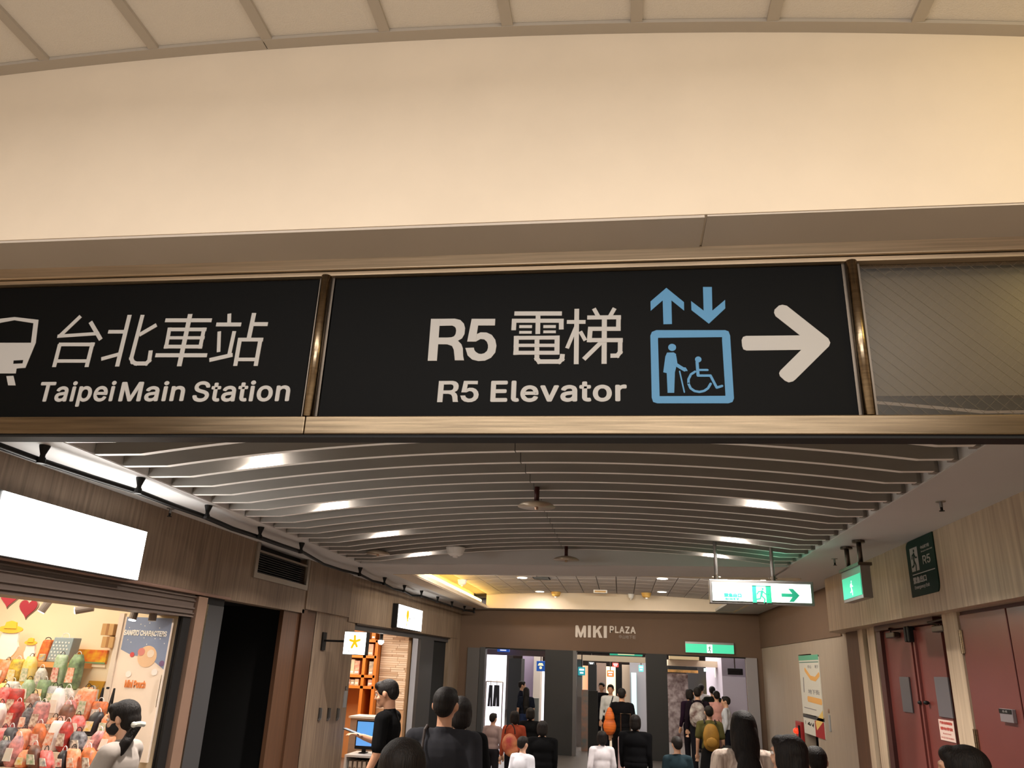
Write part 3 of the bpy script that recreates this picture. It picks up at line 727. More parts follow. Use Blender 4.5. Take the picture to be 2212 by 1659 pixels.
om.stroke(fp, P([(205, 560), (212, 605), (262, 636)]), .014, 0, .0015)
om.stroke(fp, P([(250, 626), (266, 626), (275, 640)]), .006, 0, .0015)
om.stroke(fp, P([(234, 645), (261, 764)]), .0055, 0, .0015)
om.build('walking_figure', M_signblue, e)
wc = MB(); wc.disc(fp, g((341, 576)), .0125, 0, .0015)
wc.stroke(fp, P([(334, 590), (340, 668)]), .012, 0, .0015).stroke(fp, P([(345, 637), (394, 637)]), .009, 0, .0015)
wc.stroke(fp, P([(340, 669), (411, 669), (447, 738), (477, 729)]), .010, 0, .0015)
wc.stroke(fp, P([(322, 647), (299, 662), (285, 690), (285, 716), (297, 742), (320, 758), (348, 763), (375, 757), (397, 742), (412, 716)]), .0095, 0, .0015)
wc.build('wheelchair_figure', M_signblue, e)

# ================================================================ CORRIDOR FITTINGS
# cable with cone brackets along the left soffit
cp = [(-60, 945), (0, 962), (90, 995), (200, 1031), (300, 1062), (380, 1093), (445, 1116), (505, 1142), (560, 1160), (610, 1178), (655, 1193), (700, 1219), (740, 1232), (778, 1241), (805, 1255), (830, 1261), (850, 1272), (873, 1277), (890, 1286), (910, 1287), (945, 1299), (975, 1309), (1003, 1318), (1022, 1321), (1034, 1330), (1056, 1332)]
zc = 2.97
e = empty('ceiling_cable', (-3.7, 10, 2.95), 'thick black cable slung under the left edge of the white ceiling', 'cable')
P3 = [hit(a, b, Z=zc) for a, b in cp]
P3 = [p for p in P3 if p.y < FARY - .05]
MB().tube(P3, .018, 8).build('cable', M_black, e, smooth=True)
MB().tube([p + Vector((-.025, .0, -.01)) for p in P3[:11]], .009, 6).build('thin_cable', M_black, e, smooth=True)
brk = [(90, 992), (299, 1058), (447, 1114), (561, 1158), (650, 1190), (777, 1240), (830, 1260), (873, 1276), (910, 1287), (945, 1299), (976, 1309), (1003, 1318), (1024, 1322)]
for i, (a, b) in enumerate(brk):
    p = hit(a, b, Z=zc)
    if p.y > FARY - .05: p.y = FARY - .2
    ez = empty('cable_bracket', (p.x, p.y, zc), 'black cone shaped cable bracket on the left ceiling, %s from the sign screen' % ('first second third fourth fifth sixth seventh eighth ninth tenth eleventh twelfth thirteenth'.split()[i]), 'bracket', 'cable brackets')
    top = zs(p.x)
    MB().lathe((p.x, p.y, 0), [(.017, zc - .01), (.016, zc + .03), (.032, top - .012), (.034, top - .001)], 12).build('cone', M_black, ez)
    MB().lathe((p.x, p.y, 0), [(.026, zc - .028), (.028, zc - .01), (.022, zc + .012)], 12).build('clamp', M_black, ez)
# sprinkler shields hanging from the vault
M_dish = mat('dish_cream', (186, 170, 150), .4, .3); M_pipe = mat('red_pipe', (70, 24, 20), .5)
for px, py, rr, Yy, top, lab in ((1159, 1094, 40, 6.5, 1040, 'round heat collector dish on a dark red pipe, nearest under the slats'), (1223, 1209, 27, 9.9, 1170, 'round heat collector dish on a dark red pipe, by the cross beam'), (816, 1196, 26, 9.4, 1188, 'dark heat collector dish low at the left end of the last slats')):
    p = hit(px, py, Y=Yy); r_ = rr / F * Yy * 1.03
    e = empty('heat_collector', (p.x, Yy, p.z - .02), lab, 'sprinkler', 'sprinkler dishes')
    h = max(.05, arch(p.x) - p.z + .02)
    MB().lathe(p, [(r_, 0), (r_ * .8, .022), (r_ * .4, .04), (.02, .048), (.02, .044), (r_ * .4, .034), (r_ * .8, .016), (r_, -.004)], 28).build('dish', M_dish, e, smooth=True)
    MB().tube([(p.x, Yy, p.z + .04), (p.x, Yy, p.z + h)], .022, 10).build('pipe', M_pipe, e, smooth=True)
    MB().lathe(p, [(.014, -.03), (.018, -.01), (.010, .0), (.014, .04)], 10).build('sprinkler_head', M_pink, e)
# hanging exit sign over the corridor
M_green = mat('exit_green', (70, 200, 160), .5, emit=.85, ecol=(60, 205, 155)); M_exw = mat('exit_white', (225, 245, 235), .5, emit=1.15, ecol=(235, 255, 245)); M_exg = mat('exit_print', (20, 130, 100), .5, emit=.25, ecol=(30, 170, 130))
YE = 8.9
u0, u1, v0, v1 = bx(1533, 1254, 1758, 1306, YE)
e = empty('exit_sign', ((u0 + u1) / 2, YE, v0), 'lit white exit sign with green running man and arrow hanging on two poles', 'sign')
M_al = mat('aluminium', (140, 138, 136), .35, .8)
MB().box(u0, u1, YE, YE + .10, v0, v1).build('housing', M_al, e, bevel=.006)
iu0, iu1, iv0, iv1 = bx(1539, 1260, 1752, 1300, YE - .004)
MB().box(iu0, iu1, YE - .006, YE, iv0, iv1).build('lit_face', M_exw, e)
MB().box(iu0, iu1, YE + .10, YE + .104, iv0, iv1).build('back_face', M_green, e)
fe = fY(YE - .006)
def man(name, fr, u0, u1, v0, v1, m, par, c=.002, holes=None):
    """running man pictogram in a unit box"""
    w, h = u1 - u0, v1 - v0; q = lambda a: [(u0 + x * w, v0 + y * h) for x, y in a]; b = MB(); t = .085 * h
    b.disc(fr, q([(.55, .86)])[0], .065 * h, 0, c, 12)
    b.stroke(fr, q([(.52, .72), (.44, .45)]), t * 1.5, 0, c); b.stroke(fr, q([(.52, .72), (.30, .68), (.22, .54)]), t * .8, 0, c)
    b.stroke(fr, q([(.54, .72), (.68, .56), (.84, .55)]), t * .8, 0, c)
    b.stroke(fr, q([(.44, .45), (.38, .25), (.16, .20)]), t, 0, c); b.stroke(fr, q([(.46, .45), (.64, .24), (.60, .02)]), t, 0, c)
    return b.build(name, m, par)
a0, a1, c0_, c1_ = bx(1625, 1265, 1666, 1302, YE - .006)
dw = a1 - a0; dh = c1_ - c0_
MB().box(a0, a0 + dw * .22, YE - .008, YE - .006, c0_, c1_).box(a0 + dw * .72, a1, YE - .008, YE - .006, c0_, c1_).box(a0, a1, YE - .008, YE - .006, c1_ - dh * .05, c1_).build('doorway_pictogram', M_exg, e)
man('running_man', fe, a0 + .05 * dw, a1 - .02 * dw, c0_, c1_ - dh * .06, M_exg, e)
b0, b1, d0, d1 = bx(1688, 1272, 1727, 1300, YE - .006); mm = (d0 + d1) / 2; hh = d1 - d0; ww = b1 - b0
MB().prism(fe, [(b0, mm - hh * .13), (b0 + ww * .6, mm - hh * .13), (b0 + ww * .4, d0), (b0 + ww * .66, d0), (b1, mm), (b0 + ww * .66, d1), (b0 + ww * .4, d1), (b0 + ww * .6, mm + hh * .13), (b0, mm + hh * .13)], 0, .002).build('arrow', M_exg, e)
text('letter', '緊急出口', fe, *bx(1564, 1281, 1602, 1290, YE - .006), M_exg, e, depth=.002, bold=.03)
text('letter', 'EXIT', fe, *bx(1567, 1291.5, 1598, 1296, YE - .006), M_exg, e, depth=.002, bold=.05)
for px in (1547, 1669):
    q = hit(px, 1240, Y=YE + .05)
    MB().tube([(q.x, YE + .05, v1 - .005), (q.x, YE + .05, 3.60)], .020, 12).build('pole', M_al, e, smooth=True)
    MB().tube([(q.x, YE + .05, v1 - .005), (q.x, YE + .05, v1 + .05)], .028, 12).build('pole_clamp', M_steeldk, e)
    MB().tube([(q.x - .045, YE + .05, v1 + .03), (q.x + .045, YE + .05, v1 + .03)], .007, 6).build('bolt', M_steeldk, e)
point('exit_glow_green', (1.75, YE + .35, 2.98), 1.6, (.15, 1, .6), .1)
# second exit sign, seen edge-on
YG2 = 9.3
q0, q1 = hit(1822, 1240, Y=YG2), hit(1862, 1290, Y=YG2)
e = empty('exit_sign', (2.55, YG2, 2.5), 'small lit green exit sign on two poles facing across the corridor by the right wall', 'sign')
XE = 2.30
y0_, y1_ = hit(1862, 1260, X=XE).y, hit(1820, 1265, X=XE).y
zb0, zb1 = hit(1845, 1292, X=XE).z, hit(1845, 1238, X=XE).z
MB().box(XE, XE + .09, y0_, y1_, zb0 - .02, zb1 + .05).build('housing', M_al, e)
MB().box(XE - .005, XE, y0_ + .02, y1_ - .02, zb0 + .01, zb1 - .02).build('lit_face', M_green, e)
MB().box(XE - .02, XE + .11, y0_ - .01, y1_ + .01, zb1 + .05, zb1 + .08).build('top_cap', M_steeldk, e)
man('running_man', frame((XE - .005, 0, 0), (0, -1, 0), (0, 0, 1), (-1, 0, 0)), -(y0_ + y1_) / 2 - .07, -(y0_ + y1_) / 2 + .07, zb0 + .03, zb1 - .05, M_exw, e)
for yy in (y0_ + .12, y1_ - .12):
    MB().tube([(XE + .045, yy, zb1 + .06), (XE + .045, yy, 3.16)], .024, 12).build('pole', M_steeldk, e, smooth=True)
    MB().lathe((XE + .045, yy, 3.125), [(.06, 0), (.06, .02)], 16).build('flange', M_steeldk, e)
# exit sign over the right gateway
a0, a1, b0, b1 = bx(1480, 1387, 1586, 1412, FARY - .06)
e = empty('exit_sign', ((a0 + a1) / 2, FARY - .06, b0), 'wide lit green exit sign over the right gateway of the far wall', 'sign')
MB().box(a0, a1, FARY - .06, FARY - .001, b0, b1).build('housing', M_al, e, bevel=.006)
MB().box(a0 + .01, a1 - .01, FARY - .066, FARY - .06, b0 + .012, b1 - .05).build('lit_face', M_green, e)
xm = (a0 + a1) / 2
MB().box(xm - .06, xm + .06, FARY - .069, FARY - .066, b0 + .015, b1 - .055).build('doorway_pictogram', M_exw, e)
man('running_man', fY(FARY - .069), xm - .05, xm + .05, b0 + .02, b1 - .065, M_exg, e)
# R5 wall sign
fr = fRt(XR - .012)
c_ = [hit(*p, X=XR - .012) for p in ((1962, 1170), (2018, 1149), (2024, 1274), (1963, 1292))]
ua, ub, va, vb = -(c_[0].y + c_[3].y) / 2, -(c_[1].y + c_[2].y) / 2, 2.625, 3.155
e = empty('wall_sign', (XR, -(ua + ub) / 2, va), 'dark green R5 emergency exit sign with rounded corners on the right wood wall', 'sign')
pts = []
for cx_, cy_, a0, rr in ((ub - .06, va + .10, -90, (.06, .10)), (ub, vb, 0, None), (ua + .10, vb - .06, 90, (.10, .06)), (ua, va, 0, None)):
    if rr is None: pts.append((cx_, cy_)); continue
    for k in range(7):
        t = R(a0 + 90 * k / 6); pts.append((cx_ + rr[0] * math.cos(t), cy_ + rr[1] * math.sin(t)))
MB().prism(fr, pts, -.012, 0).build('plate', mat('deep_green', (22, 46, 38), .6, spec=.15), e)
W_ = ub - ua; Hh = vb - va; rel = lambda x, y: (ua + x * W_, va + y * Hh)
def rb(x0, y0, x1, y1): a, b = rel(x0, y0), rel(x1, y1); return a[0], b[0], a[1], b[1]
x0, x1, y0, y1 = rb(.14, .44, .42, .86)
MB().prism(fr, [(x0, y0), (x1, y0), (x1, y1), (x0, y1)], 0, .002).build('doorway_pictogram', M_signwht, e)
man('running_man', lambda a, b, c=0: fr(a, b, c + .002), x0, x1, y0, y1, mat('deep_green', (26, 52, 42)), e)
text('lettering', '中山地下街', fr, *rb(.55, .78, .86, .84), M_signwht, e, depth=.002, bold=.01)
text('lettering', 'Zhongshan Metro Mall', fr, *rb(.55, .72, .95, .75), M_signwht, e, depth=.002)
text('letter', 'R5', fr, *rb(.58, .51, .84, .66), M_signwht, e, depth=.002, bold=.01, split='latin')
x0, x1, y0, y1 = rb(.14, .375, .95, .39)
MB().prism(fr, [(x0, y0), (x1, y0), (x1, y1), (x0, y1)], 0, .002).build('rule', M_signwht, e)
text('letter', '緊急出口', fr, *rb(.14, .22, .62, .34), M_signwht, e, depth=.002, bold=.012, split='cjk')
text('lettering', 'Emergency Exit', fr, *rb(.16, .11, .70, .185), M_signwht, e, depth=.002, bold=.012)
# sprinklers on the soffits
for px, py, lab in ((2033, 1092, 'small sprinkler hanging from the right ceiling board beside the green R5 sign'), (1803, 1213, 'small sprinkler under the right ceiling board near the angled green exit sign'), (372, 1083, 'small sprinkler head on the left ceiling board above the big blank sign box')):
    p = hit(px, py, Z=3.12); top = zs(p.x)
    e = empty('sprinkler', (p.x, p.y, top - .07), lab, 'sprinkler')
    MB().lathe((p.x, p.y, top), [(.012, -.045), (.012, -.006), (.034, -.005), (.036, 0)], 14).build('rosette', M_al, e)
    MB().tube([(p.x, p.y, top - .03), (p.x, p.y, top - .07)], .010, 8).build('head', M_black, e)
    MB().lathe((p.x, p.y, top - .075), [(.02, 0), (.02, .004)], 12).build('deflector', M_black, e)
# fittings of the far tile ceiling
k = 0
M_dl = mat('round_lamp', (255, 250, 240), .5, emit=9, ecol=(255, 248, 238))
for (px, py), lab in zip(((1128, 1248), (1166, 1278), (1431, 1252), (1430, 1280)), ('left of the square vent', 'below and left of the square vent', 'near the right edge, front', 'near the right edge, back')):
    p = hit(px, py, Z=3.42); z = zf(p.x)
    e = empty('round_downlight', (p.x, p.y, z - .012), 'round white downlight in the far tile ceiling, ' + lab, 'light', 'far ceiling downlights')
    MB().lathe((p.x, p.y, z), [(.10, -.012), (.11, -.010), (.11, 0)], 20).build('rim', M_white, e)
    MB().lathe((p.x, p.y, z), [(.095, -.016), (.095, -.012)], 20).build('lens', M_dl, e)
    area('far_downlight_lamp', (p.x, p.y, z - .03), (0, 0, 0), .18, 16, (1, .90, .80)).data.shape = 'DISK'
p = hit(1170, 1251, Z=3.42); z = zf(p.x)
e = empty('ceiling_vent', (p.x, p.y, z - .01), 'dark square air vent in the far tile ceiling', 'vent')
MB().box(p.x - .16, p.x + .16, p.y - .2, p.y + .2, z - .012, z - .002).build('frame', M_black, e)
for j in range(6): MB().box(p.x - .14, p.x + .14, p.y - .17 + j * .06, p.y - .15 + j * .06, z - .02, z - .012).build('slat', M_greydoor, e)
for (px, py, m, r_, lab) in ((1201, 1281, mat('amber_plastic', (214, 170, 90), .5), .11, 'amber bell shaped detector on the far tile ceiling, left one'), (1396, 1284, mat('amber_plastic', (214, 170, 90), .5), .11, 'amber bell shaped detector on the far tile ceiling, right one'), (999, 1246, M_white, .09, 'white round smoke detector on the far ceiling beside the yellow light'), (984, 1190, M_white, .12, 'white round smoke detector under the last slats'), (1363, 1287, M_white, .07, 'small white smoke detector on the far ceiling between the amber ones')):
    z0 = 3.42 if m is not M_white or px not in (984,) else 3.16
    p = hit(px, py, Z=z0); z = zf(p.x) if z0 > 3.3 else arch(p.x)
    e = empty('smoke_detector', (p.x, p.y, z - .09), lab, 'detector')
    MB().lathe((p.x, p.y, z), [(r_ * .55, -.10), (r_ * .8, -.08), (r_, -.012), (r_, 0)], 20).build('body', m, e, smooth=False)
    MB().lathe((p.x, p.y, z), [(r_ * .25, -.125), (r_ * .3, -.10)], 14).build('sensor', M_white, e)
p = hit(1297, 1279, Z=3.42); z = zf(p.x)
e = empty('ceiling_speaker', (p.x, p.y, z - .07), 'small white box on the far tile ceiling between the amber detectors', 'box')
MB().box(p.x - .15, p.x + .15, p.y - .1, p.y + .1, z - .07, z).build('body', M_white, e, bevel=.01)
MB().box(p.x - .12, p.x + .12, p.y - .104, p.y - .1, z - .055, z - .02).build('grille', mat('grille_amber', (200, 160, 100), .6), e)

# glowing wall sign over the second shop
q0, q1 = hit(862, 1304, X=-3.92), hit(914, 1320, X=-3.92)
zb_, zt_ = 2.385, 2.80
e = empty('light_box_sign', (-3.95, (q0.y + q1.y) / 2, zb_), 'glowing white sign box with a yellow figure over the puzzle shop entrance', 'sign')
X0 = -4.05
M_lit2 = mat('lit_white_panel_2', (255, 255, 255), .5, emit=3.0, ecol=(255, 253, 246))
MB().box(X0 + .0, X0 + .12, q0.y, q1.y, zb_, zt_).build('casing', M_black, e, bevel=.01)
MB().box(X0 + .12, X0 + .13, q0.y + .03, q1.y - .03, zb_ + .012, zt_ - .012).build('face', M_lit2, e)
fr = fL(X0 + .13); M_yel = mat('logo_yellow', (245, 180, 20), .5, emit=.8, ecol=(250, 180, 20)); M_gry = mat('logo_grey', (150, 145, 140), .6, emit=.3)
yc, zc_ = q0.y + (q1.y - q0.y) * .36, (zb_ + zt_) / 2
MB().disc(fr, (yc, zc_ + .05), .085, 0, .003).stroke(fr, [(yc, zc_ + .02), (yc - .02, zc_ - .14)], .03, 0, .003).stroke(fr, [(yc, zc_ - .02), (yc + .06, zc_ - .06)], .03, 0, .003).stroke(fr, [(yc + .02, zc_ + .10), (yc + .03, zc_ + .16)], .008, 0, .003).build('emblem', M_yel, e)
text('lettering', 'Pintoo', fr, yc + .16, yc + .75, zc_ - .03, zc_ + .04, M_gry, e, .003)
# projecting square sign
YPn = 10.9
a0, a1, b0, b1 = bx(742, 1364, 791, 1415, YPn)
e = empty('projecting_sign', ((a0 + a1) / 2, YPn, b0), 'square glowing projecting sign with an orange star figure on a wall arm', 'sign')
MB().box(a0, a1, YPn, YPn + .14, b0, b1).build('casing', M_black, e, bevel=.008)
MB().box(a0 + .008, a1 - .008, YPn - .006, YPn, b0 + .008, b1 - .008).build('face', M_lit2, e)
MB().box(a0 + .008, a1 - .008, YPn + .14, YPn + .146, b0 + .008, b1 - .008).build('face', M_lit2, e)
fr = fY(YPn - .006); ax, az = (a0 + a1) / 2, (b0 + b1) / 2 + .02
st_ = MB()
for t, L in ((95, .075), (20, .07), (165, .07), (245, .085), (300, .07)): st_.stroke(fr, [(ax, az), (ax + L * math.cos(R(t)), az + L * math.sin(R(t)))], .032, 0, .003)
st_.build('emblem', M_yel, e)
text('lettering', 'Pintoo', fr, ax - .08, ax + .085, b0 + .04, b0 + .072, M_gry, e, .003)
MB().tube([(XL - .02, YPn + .07, az), (a0, YPn + .07, az)], .014, 8).build('arm', M_black, e)
MB().box(XL - .04, XL - .02, YPn + .0, YPn + .14, az - .13, az + .11).build('wall_plate', M_black, e)
# plates and hooks on the pier
fr = fL(XL - .04)
for i, px in enumerate((689, 708, 728)):
    q = hit(px, 1543, X=XL - .04)
    e = empty('wall_hook', (XL - .04, q.y, q.z - .06), 'small pale curved hook on the wood pier, %s from the dark doorway' % ('first', 'second', 'third')[i], 'hook', 'hooks on the pier')
    MB().stroke(fr, [(q.y + .03, q.z + .07), (q.y + .03, q.z - .05), (q.y - .02, q.z - .07)], .018, 0, .03).build('hook', M_al, e)
    MB().box(XL - .04, XL - .036, q.y - .03, q.y + .045, q.z - .085, q.z + .085).build('plate', M_steeldk, e)
q = hit(745, 1508, X=XL - .04)
e = empty('wall_plate', (XL - .04, q.y, q.z - .1), 'narrow pale notice plate on the wood pier beside the puzzle shop', 'plate')
MB().box(XL - .04, XL - .03, q.y - .07, q.y + .07, q.z - .13, q.z + .10).build('plate', mat('pale_plate', (150, 152, 155), .4), e)
MB().disc(fr, (q.y, q.z + .14), .03, 0, .012, 14).build('button', M_al, e)

# poster and alarm on the right taupe wall
XP = pX + .02
fr = fRt(XP - .012)
def on(px, py, X=XP): h = hit(px, py, X=X); return -h.y, h.z
ua = on(1733, 1500)[0]; ub = on(1776, 1500)[0]
vt, vm, vb_ = on(1752, 1419)[1], on(1756, 1545)[1], 0.95
e = empty('banner_poster', (XP, -(ua + ub) / 2, vm), 'white poster with green header, orange band and grey writing on the taupe wall', 'poster')
M_pw = mat('poster_white', (210, 208, 200), .6)
MB().prism(fr, [(ua, vm), (ub, vm), (ub, vt), (ua, vt)], -.012, 0).build('board', M_pw, e)
MB().prism(fr, [(ua, vt - .05), (ub, vt - .05), (ub, vt + .03), (ua, vt + .03)], 0, .003).build('header_strip', mat('poster_green', (96, 170, 140), .6), e)
MB().prism(fr, [(ua + .02, vt - .09), (ub - .02, vt - .09), (ub - .02, vt - .075), (ua + .02, vt - .075)], 0, .002).build('rule', mat('poster_teal', (90, 130, 120), .6), e)
dw = ub - ua; dh = vt - vm; M_or = mat('poster_orange', (226, 170, 96), .6); M_gr = mat('poster_grey', (120, 118, 124), .6)
q_ = lambda l: [(ua + x * dw, vm + y * dh) for x, y in l]
MB().stroke(fr, q_([(.30, .78), (.55, .64), (.78, .62), (.97, .70)]), .07, 0, .002).build('orange_arc', M_or, e)
MB().stroke(fr, q_([(.34, .27), (.97, .25)]), .09, 0, .002).build('orange_band', M_or, e)
text('lettering', '中山', fr, ua + .45 * dw, ua + .62 * dw, vm + .80 * dh, vm + .86 * dh, M_gr, e, .002)
text('lettering', '地下', fr, ua + .80 * dw, ua + .97 * dw, vm + .80 * dh, vm + .86 * dh, M_gr, e, .002)
text('lettering', '地下街', fr, ua + .38 * dw, ua + .92 * dw, vm + .36 * dh, vm + .44 * dh, M_gr, e, .002)
MB().stroke(fr, q_([(.16, .40), (.18, .62)]), .05, 0, .002).build('side_text', M_gr, e)
MB().stroke(fr, q_([(.1, .11), (.7, .10)]), .012, 0, .002).build('foot_text', M_gr, e)
e = empty('banner_poster', (XP, -(ua + ub) / 2, vb_), 'lower poster, half white with black brush writing and half red', 'poster')
MB().prism(fr, [(ua, vb_), (ub, vb_), (ub, vm - .06), (ua, vm - .06)], -.012, 0).build('board', M_pw, e)
um = ua + .58 * dw
MB().prism(fr, [(um, vb_), (ub, vb_), (ub, vm - .07), (um, vm - .07)], 0, .002).build('red_panel', mat('poster_red', (160, 30, 34), .5), e)
MB().prism(fr, [(ua, vm - .06), (ub, vm - .06), (ub, vm - .015), (ua, vm - .015)], -.012, .004).build('dark_bar', M_greydoor, e)
MB().prism(fr, [(um + .06, vb_ + .22), (ub, vb_ + .42), (ub, vb_ + .26), (um + .12, vb_ + .10)], .002, .004).build('yellow_patch', mat('poster_yellow', (224, 190, 110), .6), e)
br = MB()
for a in ([(.10, .62), (.10, .50)], [(.22, .50), (.30, .60), (.36, .48), (.26, .5)], [(.40, .58), (.46, .46), (.52, .6), (.5, .42)]):
    br.stroke(fr, [(ua + x * dw, vb_ + y * (vm - vb_)) for x, y in a], .02, 0, .002)
br.build('brush_writing', M_black, e)
q = hit(1732, 1580, X=XP)
e = empty('fire_alarm', (XP, q.y, q.z - .15), 'red fire alarm box with a glowing red lamp beside the posters', 'alarm')
MB().box(XP - .05, XP, q.y - .22, q.y + .25, q.z - .16, q.z + .16).build('box', mat('alarm_red', (150, 30, 30), .4), e, bevel=.006)
MB().lathe((XP - .07, q.y + .10, q.z - .045), [(.02, 0), (.05, .02), (.05, .07), (.02, .09)], 14).build('lamp', mat('alarm_lamp', (255, 40, 20), .4, emit=5, ecol=(255, 30, 12)), e, smooth=True)
MB().box(XP - .075, XP - .05, q.y - .12, q.y - .06, q.z - .1, q.z + .1).build('lever', M_black, e)
q = hit(1793, 1560, X=XP)
e = empty('wall_plate', (XP, q.y, q.z - .12), 'narrow pale notice plate at the corner beside the red poster', 'plate')
MB().box(XP - .012, XP, q.y - .05, q.y + .05, q.z - .13, q.z + .10).build('plate', mat('pale_plate', (150, 152, 155), .4), e)
MB().disc(fRt(XP), (-q.y, q.z + .16), .03, 0, .012, 14).build('button', M_pink, e)

# ================================================================ SHOPS ON THE LEFT
# toy shop behind window_1
M_shopw = mat('shop_cream', (250, 232, 200), .8)
XB = -8.0; YSW = 7.24
struct(MB().box(XB - .1, XB, 3.0, 7.3, 0, 2.6).box(XB, XL - .17, 2.95, 3.05, 0, 2.6).build('wall_back', M_shopw))
wsd = struct(MB().box(XB, XL - .09, YSW, YSW + .1, 0, 2.6).build('wall_right', M_shopw))
struct(MB().box(XB, XL - .17, 3.0, 7.3, 2.55, 2.62).build('ceiling', M_shopw))
area('toy_shop_light', (-5.4, 5.6, 2.5), (0, 0, 0), 1.8, 62, (1.0, .90, .74), 2.6)
def hp(px, py, Y): return hit(px, py, Y=Y)
for i, (px, py, w) in enumerate(((21, 1290, 44), (61, 1313, 42))):
    Yh = 6.2
    c_ = hp(px, py, Yh); u_ = abs(hp(px + w / 2, py, Yh).x - hp(px - w / 2, py, Yh).x) / 2; v_ = abs(hp(px, py + 24, Yh).z - hp(px, py - 22, Yh).z) / 2
    e = empty('hanging_heart', (c_.x, Yh, c_.z - v_), 'red paper heart with grey rim in the toy shop window, ' + ('cut by the picture edge' if i == 0 else 'beside the spotlight'), 'decoration', 'hanging hearts')
    def heart(k): return [(c_.x + k * u_ * (16 * math.sin(t) ** 3) / 16, c_.z + k * v_ * (13 * math.cos(t) - 5 * math.cos(2 * t) - 2 * math.cos(3 * t) - math.cos(4 * t)) / 15) for t in [2 * math.pi * j / 26 for j in range(26)]]
    fr = fY(Yh)
    MB().prism(fr, heart(1.0), -.012, 0).build('rim', mat('heart_rim', (170, 150, 128), .7), e)
    MB().prism(fr, heart(.90), 0, .006).build('face', mat('heart_red', (170, 36, 52), .7), e)
    MB().tube([(c_.x, Yh + .006, c_.z + v_ * .6), (c_.x, Yh + .006, 2.55)], .003, 5).build('string', M_white, e)
M_bulb = mat('spot_bulb', (255, 250, 240), .5, emit=25, ecol=(255, 246, 230))
for i, (px, py, d) in enumerate(((101, 1305, (-.04, -.02, -.10)), (186, 1315, (-.11, -.05, -.03)), (291, 1322, (.0, -.02, -.1)), (331, 1327, (.0, .0, -.08)))):
    q = hp(px, py, 6.85); d = Vector(d)
    e = empty('spotlight', (q.x, 6.85, q.z - .1), 'small cylindrical ceiling spotlight in the toy shop, ' + ('first', 'second', 'third', 'fourth')[i] + ' from the hearts', 'light', 'toy shop spotlights')
    MB().tube([q - d * .5, q + d * .7], .034, 12).build('body', mat('spot_grey', (120, 108, 100), .5), e)
    MB().tube([q + d * .7, q + d * .75], .031, 12).build('bulb', M_bulb if i < 3 else M_white, e)
    MB().tube([q, (q.x, 6.85, 2.56)], .008, 6).build('stem', M_black, e)
# shelf and what stands on it
YS2 = 7.0
a, b = hp(-60, 1428, 6.94), hp(156, 1437, 6.94)
shz = (hp(12, 1426, 6.94).z + hp(150, 1432, 6.94).z) / 2
e = empty('wall_shelf', ((a.x + b.x) / 2, YSW, shz - .05), 'orange wooden wall shelf carrying gift bags in the toy shop', 'shelf')
MB().box(a.x, b.x, 6.92, YSW, shz - .045, shz).build('board', mat('shelf_wood', (226, 160, 92), .6), e)
for x in (a.x + .1, b.x - .1): MB().box(x - .01, x + .01, 7.05, YSW, shz - .17, shz - .045).build('bracket', M_white, e)
def boxy(name, label, cat, px0, px1, py0, Y, m, d=.14, group=None, z0=None, taper=1.0, bev=.006, lean=0.0):
    q0, q1 = hp(px0, py0, Y), hp(px1, py0, Y); z1 = q0.z; z0_ = shz + .001 if z0 is None else z0
    e = empty(name, ((q0.x + q1.x) / 2, Y, z0_), label, cat, group)
    t = (q1.x - q0.x) * (1 - taper) / 2
    MB().prism(fY(Y), [(q0.x, z0_), (q1.x, z0_), (q1.x - t + lean, z1), (q0.x + t + lean, z1)], -d, 0).build('body', m, e, bevel=bev)
    return e, q0.x, q1.x, z0_, z1
M_dots = mat('dotted_grey', (150, 166, 172), .7)
e, y0, y1, z0, z1 = boxy('gift_bag', 'grey gift bag with white polka dots on the orange shelf', 'bag', 110, 156, 1376, YS2, M_dots, .12, taper=.9, lean=.03)
dm = MB()
for r_ in range(6):
    for c_ in range(5):
        dm.disc(fY(YS2 - .001), (y0 + .035 + .02 * r_ / 6 + (y1 - y0 - .06) * (c_ + .5 * (r_ % 2)) / 4.8, z0 + .03 + (z1 - z0 - .06) * r_ / 5.5), .008, 0, .002, 8)
tag(dm.build('dots', M_white, e), kind='stuff')
MB().tube([((y0 + y1) / 2 + .03 + .04 * math.cos(t), YS2 + .02, z1 + .04 * math.sin(t)) for t in [math.pi * k / 8 for k in range(9)]], .004, 6).build('handle', M_white, e)
e, y0, y1, z0, z1 = boxy('gift_bag', 'orange patterned bag leaning beside the grey dotted bag', 'bag', 85, 109, 1381, YS2, mat('bag_orange', (232, 136, 44), .7, noise=.4, nscale=24, rgb2=(190, 70, 30)), .10, taper=.75, bev=.02, lean=.02)
MB().tube([((y0 + y1) / 2 + .02 + .03 * math.cos(t), YS2 + .02, z1 + .02 * math.sin(t)) for t in [math.pi * k / 6 for k in range(7)]], .004, 6).build('handle', M_black, e)
